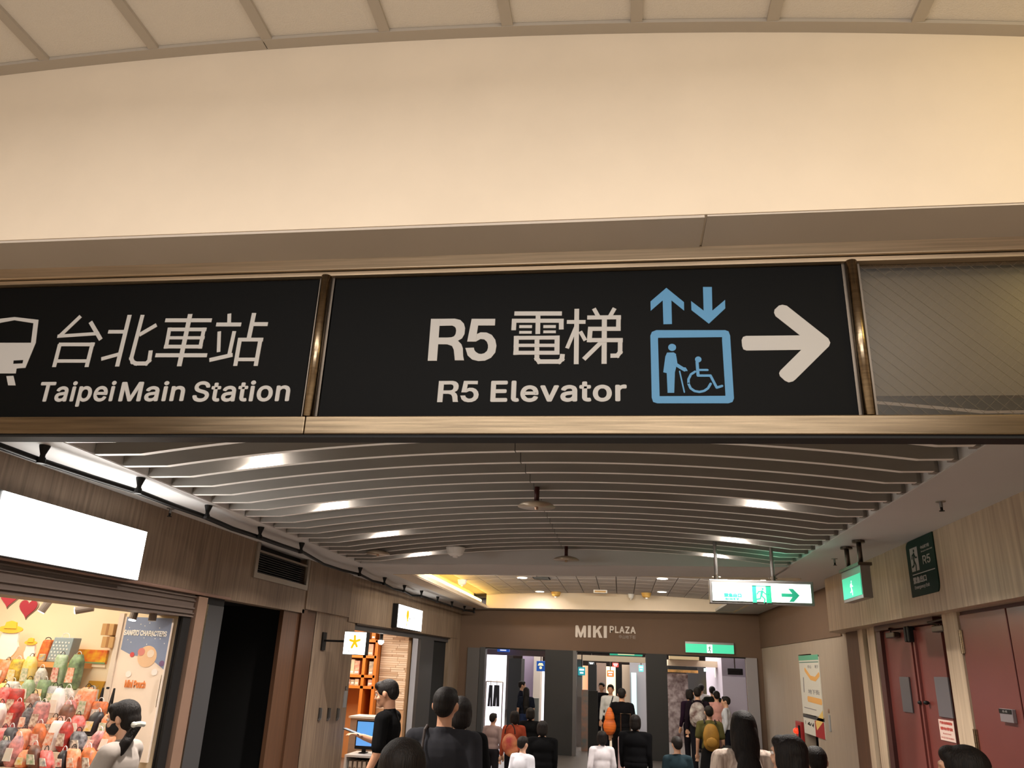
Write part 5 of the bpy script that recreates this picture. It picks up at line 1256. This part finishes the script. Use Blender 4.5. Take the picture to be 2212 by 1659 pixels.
for k in range(8):
    x, y = -3.6 + (k % 4) * 2.2, 22 + (k // 4) * 6
    MB().box(x, x + 1.2, y, y + .25, 3.30, 3.34).build('lamp_panel', mat('mall_lamp', (255, 250, 245), .5, emit=8), bpy.data.objects.get('mall_lamps') or struct(empty('mall_lamps', (0, 25, 3.3), None, None)))

# ================================================================ PEOPLE
def sph(c, r, n=14, m=10, rot=None):
    vs = []; c = Vector(c); r = Vector(r) if hasattr(r, '__len__') else Vector((r, r, r))
    for j in range(1, m):
        ph = math.pi * j / m
        for i in range(n):
            t = 2 * math.pi * i / n; q = Vector((r.x * math.sin(ph) * math.cos(t), r.y * math.sin(ph) * math.sin(t), r.z * math.cos(ph)))
            vs.append(c + (rot @ q if rot else q))
    a = len(vs); q1, q2 = Vector((0, 0, r.z)), Vector((0, 0, -r.z)); vs += [c + (rot @ q1 if rot else q1), c + (rot @ q2 if rot else q2)]
    fs = [(j * n + i, (j + 1) * n + i, (j + 1) * n + (i + 1) % n, j * n + (i + 1) % n) for j in range(m - 2) for i in range(n)]
    fs += [(a, i, (i + 1) % n) for i in range(n)] + [(a + 1, (m - 2) * n + (i + 1) % n, (m - 2) * n + i) for i in range(n)]
    return vs, fs
def cap(a, b, ra, rb, n=12):
    a, b = Vector(a), Vector(b); d = (b - a); L = d.length or 1e-5; d = d / L
    u = d.cross(Vector((0, 0, 1)) if abs(d.z) < .9 else Vector((1, 0, 0))).normalized(); w = d.cross(u); vs = []; rings = []
    for k in (0, 1, 2, 3): t = math.pi / 2 * (k + .15) / 4; rings.append((a - d * ra * math.cos(t), ra * math.sin(t)))
    rings += [(a, ra), (b, rb)]
    for k in (3, 2, 1, 0): t = math.pi / 2 * (k + .15) / 4; rings.append((b + d * rb * math.cos(t), rb * math.sin(t)))
    for p, r in rings:
        for i in range(n): t = 2 * math.pi * i / n; vs.append(p + (u * math.cos(t) + w * math.sin(t)) * r)
    N = len(rings)
    return vs, [(j * n + i, j * n + (i + 1) % n, (j + 1) * n + (i + 1) % n, (j + 1) * n + i) for j in range(N - 1) for i in range(n)] + [tuple(range(n))[::-1], tuple((N - 1) * n + i for i in range(n))]
def fuse(name, prims, voxel, m, parent, sm=4, s=1.0):
    """one continuous surface grown over overlapping rounded shapes"""
    b = MB()
    for vs, fs in prims: b.add([Vector(v) * s for v in vs], fs)
    me = bpy.data.meshes.new(name); me.from_pydata(b.v, [], b.f)
    bm = bmesh.new(); bm.from_mesh(me); bmesh.ops.recalc_face_normals(bm, faces=bm.faces); bm.to_mesh(me); bm.free()
    t = bpy.data.objects.new('tmp', me); COL.objects.link(t)
    r = t.modifiers.new('r', 'REMESH'); r.mode = 'VOXEL'; r.voxel_size = voxel; r.use_smooth_shade = True
    q = t.modifiers.new('s', 'SMOOTH'); q.iterations = sm; q.factor = .5
    dg = bpy.context.evaluated_depsgraph_get(); dg.update()
    me2 = bpy.data.meshes.new_from_object(t.evaluated_get(dg), depsgraph=dg)
    bpy.data.objects.remove(t); bpy.data.meshes.remove(me)
    me2.materials.clear(); me2.materials.append(m); me2.name = name
    for p in me2.polygons: p.use_smooth = True
    o = bpy.data.objects.new(name, me2); COL.objects.link(o); o.parent = parent
    return o
def hand(w, d, side, up=(0, 0, 1), curl=.4):
    """palm, four unequal fingers with a bend and a thumb from the side of the palm"""
    w, d = Vector(w), Vector(d).normalized(); up = Vector(up); lat = d.cross(up).normalized() * side; nrm = lat.cross(d).normalized() * side
    P_ = [cap(w, w + d * .05 + lat * o * .6, .022, .018) for o in (-.028, 0, .028)]
    P_ += [cap(w + d * .03 + lat * o, w + d * .085 + lat * o, .014, .012) for o in (-.03, -.01, .01, .03)]
    for o, L in ((-.031, .055), (-.011, .070), (.011, .074), (.031, .064)):
        a = w + d * .085 + lat * o; b = a + d * L * .55 - nrm * L * curl * .3; c_ = b + d * L * .35 - nrm * L * curl * .9
        P_ += [cap(a, b, .0095, .009), cap(b, c_, .009, .0075)]
    a = w + d * .03 + lat * .03; P_ += [cap(a, a + lat * .030 + d * .025, .013, .011), cap(a + lat * .030 + d * .025, a + lat * .036 + d * .058 - nrm * .01, .011, .0085)]
    return P_
SKIN = mat('skin', (206, 160, 132), .55); SKIN2 = mat('skin_warm', (190, 140, 110), .55)
HAIR = mat('hair_black', (12, 10, 10), .6, noise=.5, nscale=30, stretch=(6, 6, .6), rgb2=(30, 23, 19), bump=.5, spec=.22)
EYEW = mat('eye_white', (225, 220, 215), .3); EYED = mat('eye_dark', (20, 14, 12), .2)
def person(label, px, py, Y, yaw=0, shirt=(30, 30, 32), trousers=(26, 26, 30), hair='short', skin=None, H=None, vox=.011, larm=None, rarm=None, tilt=0, turn=0, sleeve=.75, mask=False, face=False, skirt=False, group=None, girth=1.0, shoes=(30, 28, 28), mats=None):
    q = hit(px, py, Y=Y); H = H or q.z; s = H / 1.70
    x, y = q.x, Y
    e = empty('person', (x, y, 0), label, 'person', group, rz=R(yaw))
    e['kind'] = 'thing'
    skin = skin or SKIN
    hc = 1.585; hz = Matrix.Translation((0, -.01, 1.46)) @ Matrix.Rotation(R(turn), 4, 'Z') @ Matrix.Rotation(R(-tilt), 4, 'X') @ Matrix.Translation((0, .01, -1.46))
    def hd(pr): return [([hz @ Vector(v) for v in vs], fs) for vs, fs in pr]
    L = larm or ((-.225, -.02, 1.11), (-.235, .06, .87)); Rr = rarm or ((.225, -.02, 1.11), (.235, .06, .87))
    g = girth
    head = hd([sph((0, -.005, hc + .01), (.074, .094, .105)), sph((0, .03, hc - .045), (.056, .066, .062)), cap((0, .078, hc - .083), (0, .066, hc - .085), .024, .022),
               cap((0, .088, hc + .015), (0, .108, hc - .022), .010, .014), sph((0, .083, hc - .052), (.025, .014, .009)), sph((0, .083, hc + .03), (.055, .018, .012)),
               sph((-.081, -.005, hc - .01), (.013, .020, .031)), sph((.081, -.005, hc - .01), (.013, .020, .031)), sph((-.045, .068, hc - .03), (.022, .02, .022)), sph((.045, .068, hc - .03), (.022, .02, .022))])
    torso = [cap((0, -.012, 1.36), (0, .0, 1.52), .054, .050), sph((0, 0, 1.28), (.155 * g, .10 * g, .15)), sph((0, 0, 1.12), (.13 * g, .095 * g, .17)), sph((0, -.005, .95), (.15 * g, .105 * g, .12)),
             cap((-.14 * g, 0, 1.385), (.14 * g, 0, 1.385), .055, .055), cap((0, -.01, 1.33), (0, -.01, 1.43), .075, .055)]
    arms = []; 
    for sd, (el, wr) in ((-1, L), (1, Rr)):
        sh = (.175 * sd * g, 0, 1.375); arms += [cap(sh, el, .048, .038), cap(el, wr, .038, .026)]
        d = Vector(wr) - Vector(el); arms += hand(wr, d, -sd if d.z < -.1 else sd, (0, 1, 0) if abs(d.normalized().z) > .7 else (0, 0, 1))
    legs = []
    for sd in (-1, 1):
        legs += [cap((.082 * sd, 0, .92), (.092 * sd, .01, .50), .085, .056), cap((.092 * sd, .01, .50), (.095 * sd, -.015, .10), .056, .036), cap((.095 * sd, -.03, .045), (.105 * sd, .14, .035), .038, .03)]
    fuse('body', head + torso + arms + legs, vox, skin, e, 2, s)
    # clothes
    ms = mats or mat('shirt_%d_%d_%d' % shirt, shirt, .9, noise=.12, nscale=14, bump=.1, spec=.08)
    tp = [sph((0, 0, 1.28), (.172 * g, .118 * g, .15)), sph((0, 0, 1.12), (.152 * g, .114 * g, .19)), cap((-.14 * g, 0, 1.378), (.14 * g, 0, 1.378), .064, .064), sph((0, 0, 1.0), (.162 * g, .120 * g, .13)), cap((0, -.012, 1.36), (0, -.010, 1.415), .088, .064)]
    for sd, (el, wr) in ((-1, L), (1, Rr)):
        sh = Vector((.178 * sd * g, 0, 1.372)); ev = Vector(el)
        if sleeve <= 1: tp.append(cap(sh, sh + (ev - sh) * sleeve, .064, .062))
        else: tp += [cap(sh, ev, .062, .052), cap(ev, ev + (Vector(wr) - ev) * .85, .052, .040)]
    fuse('shirt', tp, max(vox, .010), ms, e, 2, s)
    mt = mat('trousers_%d_%d_%d' % trousers, trousers, .9, spec=.08)
    if skirt: lp = [cap((0, -.005, .96), (0, -.005, .90), .15, .17), cap((0, -.005, .90), (0, -.005, .62), .17, .21)]
    else:
        lp = [sph((0, -.005, .94), (.163 * g, .118 * g, .12))]
        for sd in (-1, 1): lp += [cap((.085 * sd, 0, .90), (.094 * sd, .01, .50), .098, .072), cap((.094 * sd, .01, .50), (.096 * sd, -.012, .13), .072, .060)]
    fuse('skirt' if skirt else 'trousers', lp, max(vox, .012), mt, e, 2, s)
    for sd in (-1, 1): fuse('shoe', [cap((.096 * sd, -.035, .052), (.106 * sd, .15, .042), .048, .040), cap((.096 * sd, -.02, .05), (.096 * sd, -.015, .09), .045, .042)], .012, mat('shoe_%d' % shoes[0], shoes, .6), e, 1, s)
    # hair
    hp_ = [sph((0, -.018, hc + .028), (.090, .103, .090)), sph((0, -.045, hc - .02), (.078, .075, .08))]
    if hair in ('short', 'cap'): hp_ = [sph((0, -.018, hc + .030), (.083, .101, .088)), sph((0, -.048, hc + .0), (.074, .068, .078))]; hp_ += [sph((0, .050, hc + .075), (.066, .046, .038)), sph((-.066, .01, hc + .03), (.018, .045, .045)), sph((.066, .01, hc + .03), (.018, .045, .045))]
    if hair == 'bob': hp_ += [sph((0, .045, hc + .07), (.070, .050, .040)), sph((-.072, -.005, hc - .02), (.026, .055, .10)), sph((.072, -.005, hc - .02), (.026, .055, .10)), sph((0, -.05, hc - .06), (.082, .065, .08))]
    if hair == 'long': hp_ += [sph((0, .045, hc + .07), (.068, .048, .040)), sph((-.074, -.02, hc - .06), (.026, .05, .13)), sph((.074, -.02, hc - .06), (.026, .05, .13)), sph((0, -.075, hc - .12), (.095, .06, .19)), sph((0, -.115, hc - .34), (.098, .045, .22)), cap((-.03, -.12, hc - .45), (-.04, -.125, hc - .60), .05, .02), cap((.03, -.12, hc - .45), (.04, -.12, hc - .58), .05, .02)]
    if hair == 'pony': hp_ += [sph((0, .045, hc + .07), (.068, .048, .040)), cap((0, -.10, hc - .01), (0, -.155, hc - .03), .030, .040), cap((0, -.155, hc - .03), (0, -.175, hc - .20), .042, .020)]
    if hair == 'lowpony': hp_ += [sph((0, .045, hc + .07), (.068, .048, .040)), cap((0, -.09, hc - .07), (-.09, -.06, hc - .16), .034, .034), cap((-.09, -.06, hc - .16), (-.13, .09, hc - .34), .036, .032), cap((-.13, .09, hc - .34), (-.12, .12, hc - .52), .03, .012)]
    fuse('hair', hd(hp_), max(.008, vox * .8), HAIR, e, 2, s)
    if face:
        for sd in (-1, 1):
            for nm, r_, yy, mm in (('eye', .0105, .084, EYEW), ('iris', .006, .092, EYED)):
                b = MB(); vs, fs = hd([sph((.031 * sd, yy, hc + .008), r_, 10, 8)])[0]; b.add([Vector(v) * s for v in vs], fs)
                me = bpy.data.meshes.new(nm); me.from_pydata([tuple(v) for v in b.v], [], b.f); me.materials.append(mm); o = bpy.data.objects.new(nm, me); COL.objects.link(o); o.parent = e
        fuse('lips', hd([sph((0, .094, hc - .052), (.020, .007, .006))]), .004, mat('lips', (150, 84, 76), .5), e, 1, s)
    if mask: fuse('face_mask', hd([sph((0, .045, hc - .05), (.067, .070, .052)), sph((0, .085, hc - .035), (.034, .034, .032)), cap((-.07, .0, hc - .02), (-.05, .06, hc - .035), .006, .008), cap((.07, .0, hc - .02), (.05, .06, hc - .035), .006, .008)]), .007, mat('mask_black', (16, 16, 18), .8), e, 2, s)
    return e, s
def wpt(e, p, s):
    return Matrix.LocRotScale(e.location, e.rotation_euler, (1, 1, 1)) @ (Vector(p) * s)
def backpack(label, e, s, col, m=None, w=.15, h=.21, dx=0):
    o = empty('backpack', e.location.copy(), label, 'bag'); o.rotation_euler = e.rotation_euler
    mm = m or mat('pack_%d_%d_%d' % col, col, .7, noise=.3, nscale=10)
    fuse('body', [sph((dx, -.20, 1.18), (w, .085, h)), sph((dx, -.19, 1.08), (w * .98, .09, h * .7)), sph((dx, -.19, 1.28), (w * .85, .07, h * .6))], .014, mm, o, 2, s)
    fuse('pocket', [sph((dx, -.28, 1.09), (w * .7, .035, .09))], .012, mm, o, 1, s)
    for sd in (-1, 1): fuse('strap', [cap((.10 * sd, -.13, 1.40), (.10 * sd, .01, 1.455), .016, .016), cap((.10 * sd, .01, 1.455), (.10 * sd, .125, 1.36), .016, .016), cap((.10 * sd, .125, 1.36), (.12 * sd, .13, 1.12), .016, .016)], .010, M_black, o, 1, s)
    return o
# near figures
e, s = person('woman in a pale grey T-shirt and black mask walking left past the toy shop window', 283, 1510, 4.9, 96, (176, 160, 148), (40, 44, 60), 'lowpony', vox=.008, larm=((-.23, .07, 1.13), (-.13, .30, 1.20)), rarm=((.23, .05, 1.12), (.12, .28, 1.08)), tilt=14, mask=True, face=True, mats=mat('tee_grey', (158, 148, 140), .85, noise=.08, nscale=6, bump=.15))
o = empty('hair_clip', tuple(wpt(e, (-.045, -.105, 1.56), s)), 'white hair clip with a pearl at the back of the woman in the pale T-shirt', 'clip')
o.rotation_euler = e.rotation_euler
M_clip = mat('clip_white', (200, 200, 190), .3)
MB().tube([wpt(e, (-.065, -.085, 1.545), s), wpt(e, (-.045, -.115, 1.55), s), wpt(e, (-.01, -.13, 1.545), s)], .015, 8).build('bow', M_clip, o)
q = wpt(e, (-.075, -.09, 1.545), s); MB().lathe(q, [(.003, -.018), (.014, -.012), (.018, 0), (.014, .012), (.003, .018)], 12).build('pearl', M_clip, o)
e, s = person('young man in black T-shirt looking down at a phone by the puzzle shop', 846, 1466, 7.2, 88, (14, 14, 15), (12, 12, 14), 'short', SKIN2, vox=.008, tilt=16, face=True, larm=((-.21, .0, 1.12), (-.20, .10, .90)), rarm=((.20, .08, 1.14), (.10, .25, 1.20)), sleeve=.85)
o = empty('mobile_phone', tuple(wpt(e, (.06, .35, 1.22), s)), 'black mobile phone held flat by the young man in black', 'phone')
o.rotation_euler = e.rotation_euler
ph = frame(wpt(e, (.07, .35, 1.238), s), wpt(e, (1, 0, 0), 1) - wpt(e, (0, 0, 0), 1), (wpt(e, (0, .96, .28), 1) - wpt(e, (0, 0, 0), 1)), (wpt(e, (0, -.28, .96), 1) - wpt(e, (0, 0, 0), 1)))
MB().prism(ph, [(-.037, -.08), (.037, -.08), (.037, .08), (-.037, .08)], 0, .009).build('body', M_black, o, bevel=.003)
MB().prism(ph, [(-.033, -.072), (.033, -.072), (.033, .072), (-.033, .072)], .009, .0095).build('screen', mat('phone_screen', (120, 130, 140), .2, emit=.3), o)
e, s = person('broad man in a dark grey T-shirt seen from behind, centre left of the crowd', 965, 1483, 5.5, -4, (46, 46, 50), (20, 20, 24), 'short', SKIN2, girth=1.14, vox=.009, sleeve=.9)
o = empty('shoulder_strap', tuple(wpt(e, (-.1, -.1, 1.3), s)), 'thin dark strap over the left shoulder of the broad man', 'strap'); o.rotation_euler = e.rotation_euler
MB().tube([wpt(e, p_, s) for p_ in ((-.13, .11, 1.20), (-.125, .09, 1.40), (-.118, .0, 1.452), (-.11, -.075, 1.43), (-.10, -.135, 1.33), (-.08, -.155, 1.20), (-.05, -.158, 1.05))], .009, 8).build('strap', mat('strap_brown', (40, 26, 20), .7), o)
person('person in black mostly hidden behind the broad man in grey', 996, 1503, 6.3, 20, (10, 10, 11), (12, 12, 12), 'bob', vox=.012, sleeve=1.2)
person('head with greying black hair low in front, nearest to the left of the broad man', 874, 1592, 3.1, 5, (22, 22, 24), (20, 20, 20), 'bob', vox=.009)
stripes = mat('cream_top', (226, 208, 192), .85, noise=.2, nscale=3, stretch=(14, 14, .2), rgb2=(150, 128, 116))
person('woman with very long black hair and a cream striped top seen from behind', 1603, 1534, 6.0, 6, (226, 208, 192), (50, 46, 46), 'long', vox=.009, mats=stripes, sleeve=.8)
e, s = person('woman with bobbed black hair turned half away, ear and cheek showing', 1700, 1586, 4.8, 52, (150, 30, 34), (30, 30, 34), 'bob', SKIN, vox=.008, face=True)
person('child or short person with round black hair, right of the bobbed woman', 1761, 1611, 6.0, 0, (60, 40, 40), (30, 30, 34), 'short', vox=.010)
e, s = person('woman with a black ponytail cut by the bottom edge in front of the red doors', 2072, 1608, 3.9, 62, (24, 22, 24), (20, 20, 20), 'pony', vox=.009)
o = empty('hair_tie', tuple(wpt(e, (0, -.125, 1.57), s)), 'pale twisted hair tie on the ponytail in front of the red doors', 'hair tie')
MB().tube([wpt(e, (.034 * math.cos(t), -.118, 1.575 + .034 * math.sin(t)), s) for t in [2 * math.pi * k / 12 for k in range(13)]], .009, 8).build('band', M_pink, o)
# walkers farther down the corridor and beyond the gates
e, s = person('walker in an olive top with a mustard backpack and dark skirt', 1531, 1524, 13.0, 0, (84, 80, 46), (18, 18, 20), 'short', vox=.014, skirt=True)
backpack('mustard rectangular backpack on the walker in olive', e, s, (160, 116, 34))
o = empty('shoulder_bag', tuple(wpt(e, (.26, -.02, .8), s)), 'large black shoulder bag beside the mustard backpack', 'bag')
fuse('body', [sph((.30, -.04, .92), (.15, .07, .13)), sph((.38, -.04, .86), (.10, .06, .10))], .014, M_black, o, 2, s); o.location = e.location; o.rotation_euler = e.rotation_euler
fuse('strap', [cap((.17, 0, 1.46), (.24, -.03, 1.0), .012, .012)], .010, M_black, o, 1, s)
person('person in a white shirt turned left at the right gateway', 1567, 1504, 17.2, 75, (206, 210, 220), (26, 28, 38), 'short', vox=.015, sleeve=1.2)
person('walker in a pink top ahead of the person in white', 1547, 1492, 18.2, 10, (216, 160, 150), (120, 90, 84), 'short', vox=.016)
e, s = person('dark clothed walker with a large pale patterned backpack', 1506, 1484, 16.5, -8, (30, 22, 30), (24, 24, 30), 'short', vox=.015, sleeve=1.2)
backpack('large pale grey and brown patterned backpack in the right gateway', e, s, (150, 140, 136), mat('pack_pattern', (190, 184, 180), .7, noise=.7, nscale=9, rgb2=(80, 44, 40)), .17, .23)
person('walker in purple-black leaning left with long sleeves by the dark pillar', 1489, 1488, 17.8, 30, (38, 24, 40), (24, 22, 28), 'bob', vox=.016, sleeve=1.2)
person('distant walker with dark hat before the yellow lit panel', 1538, 1482, 20.5, 0, (34, 38, 34), (20, 20, 20), 'short', vox=.018, group='distant walkers')
person('distant walker in a white shirt left of the yellow lit panel', 1514, 1477, 21.5, 0, (210, 206, 206), (24, 24, 26), 'short', vox=.018, group='distant walkers')
e, s = person('man in black with an orange backpack in the middle gateway', 1343, 1486, 15.0, -6, (14, 13, 15), (14, 14, 16), 'short', SKIN2, vox=.015)
o = empty('orange_backpack', e.location.copy(), 'bright orange padded backpack carried low by the man in black', 'bag'); 
q = hit(1317, 1588, Y=14.7)
o.location = (q.x, 14.7, q.z)
fuse('body', [sph((0, 0, .14), (.115, .08, .15)), sph((0, 0, .28), (.085, .07, .13)), sph((0, 0, .38), (.05, .05, .07))], .014, mat('pack_orange', (222, 112, 24), .6, noise=.5, nscale=5, stretch=(.4, .4, 6), rgb2=(150, 60, 20)), o, 2, 1)
fuse('handle', [cap((.0, 0, .42), (.06, .03, .62), .014, .012)], .010, M_black, o, 1, 1)
person('man in a dark sleeveless top in the middle gateway', 1300, 1474, 20.6, 160, (22, 22, 26), (26, 26, 30), 'short', SKIN2, vox=.016, sleeve=.2, face=True)
person('person in an open white shirt beside the man in the sleeveless top', 1319, 1478, 18.5, 170, (214, 214, 212), (24, 24, 30), 'short', SKIN2, vox=.016, sleeve=1.2)
person('person in navy looking right in the left gateway', 1128, 1471, 20.2, -70, (26, 30, 48), (24, 26, 34), 'short', vox=.015, sleeve=1.2)
person('long haired person in dark blue beside the navy figure', 1137, 1484, 19.6, 10, (28, 32, 44), (40, 50, 80), 'long', vox=.015)
person('person in a red-brown jacket low in the left gateway', 1112, 1535, 12.0, 25, (150, 66, 44), (20, 18, 20), 'bob', vox=.014, sleeve=1.2)
person('person in a taupe coat with white collar at the left gateway edge', 1066, 1540, 12.6, -20, (150, 128, 124), (30, 28, 32), 'short', vox=.014, sleeve=1.2)
e, s = person('person in black carrying a tan bag in the left gateway', 1146, 1528, 13.0, 5, (12, 12, 13), (14, 14, 16), 'bob', vox=.014, sleeve=1.2)
o = empty('handbag', e.location.copy(), 'tan and red handbag between the figures in the left gateway', 'bag'); q = hit(1100, 1632, Y=11.6); o.location = (q.x, 11.6, q.z)
fuse('body', [sph((0, 0, .14), (.11, .06, .14)), sph((.03, 0, .06), (.10, .055, .08))], .012, mat('bag_tan', (190, 130, 80), .6, noise=.6, nscale=7, rgb2=(150, 40, 34)), o, 2, 1)
MB().tube([(q.x + .07 * math.cos(t), 11.6, q.z + .27 + .13 * math.sin(t)) for t in [math.pi * k / 8 for k in range(9)]], .008, 6).build('handle', M_black, o)
person('short dark figure with a black bag filling the right of the middle gateway', 1372, 1543, 11.0, -12, (14, 14, 16), (16, 16, 18), 'bob', vox=.014, sleeve=1.2, girth=1.25)
person('person in black with hood low by the left dark pillar', 1172, 1556, 10.4, 10, (12, 12, 13), (12, 12, 14), 'bob', vox=.014, sleeve=1.2, girth=1.2)
person('person in a white jacket low in the left gateway, cut by the bottom edge', 1130, 1590, 9.2, -30, (222, 222, 230), (30, 30, 40), 'short', vox=.014, sleeve=1.2)
person('person in dark teal low in the right gateway beside the dark pillar', 1462, 1590, 9.4, 15, (30, 44, 50), (20, 22, 26), 'short', vox=.014, sleeve=1.2)
person('small figure in white and teal low in the middle gateway', 1300, 1578, 10.5, 15, (226, 220, 224), (60, 100, 120), 'bob', vox=.013, sleeve=1.2)
q = hit(1350, 1592, Y=12.2)
o = empty('suitcase', (q.x, 12.2, 0), 'pale pink upright suitcase in the middle gateway', 'suitcase')
MB().box(q.x - .10, q.x + .12, 12.1, 12.4, .06, q.z).build('shell', mat('case_pink', (200, 170, 172), .4), o, bevel=.03)
MB().tube([(q.x - .06, 12.35, q.z), (q.x - .06, 12.35, q.z + .3), (q.x + .08, 12.35, q.z + .3), (q.x + .08, 12.35, q.z)], .008, 8).build('handle', M_steel, o)
for dx in (-.07, .09): MB().tube([(q.x + dx - .012, 12.2, .03), (q.x + dx + .012, 12.2, .03)], .03, 12).build('wheel', M_black, o)
#@@END
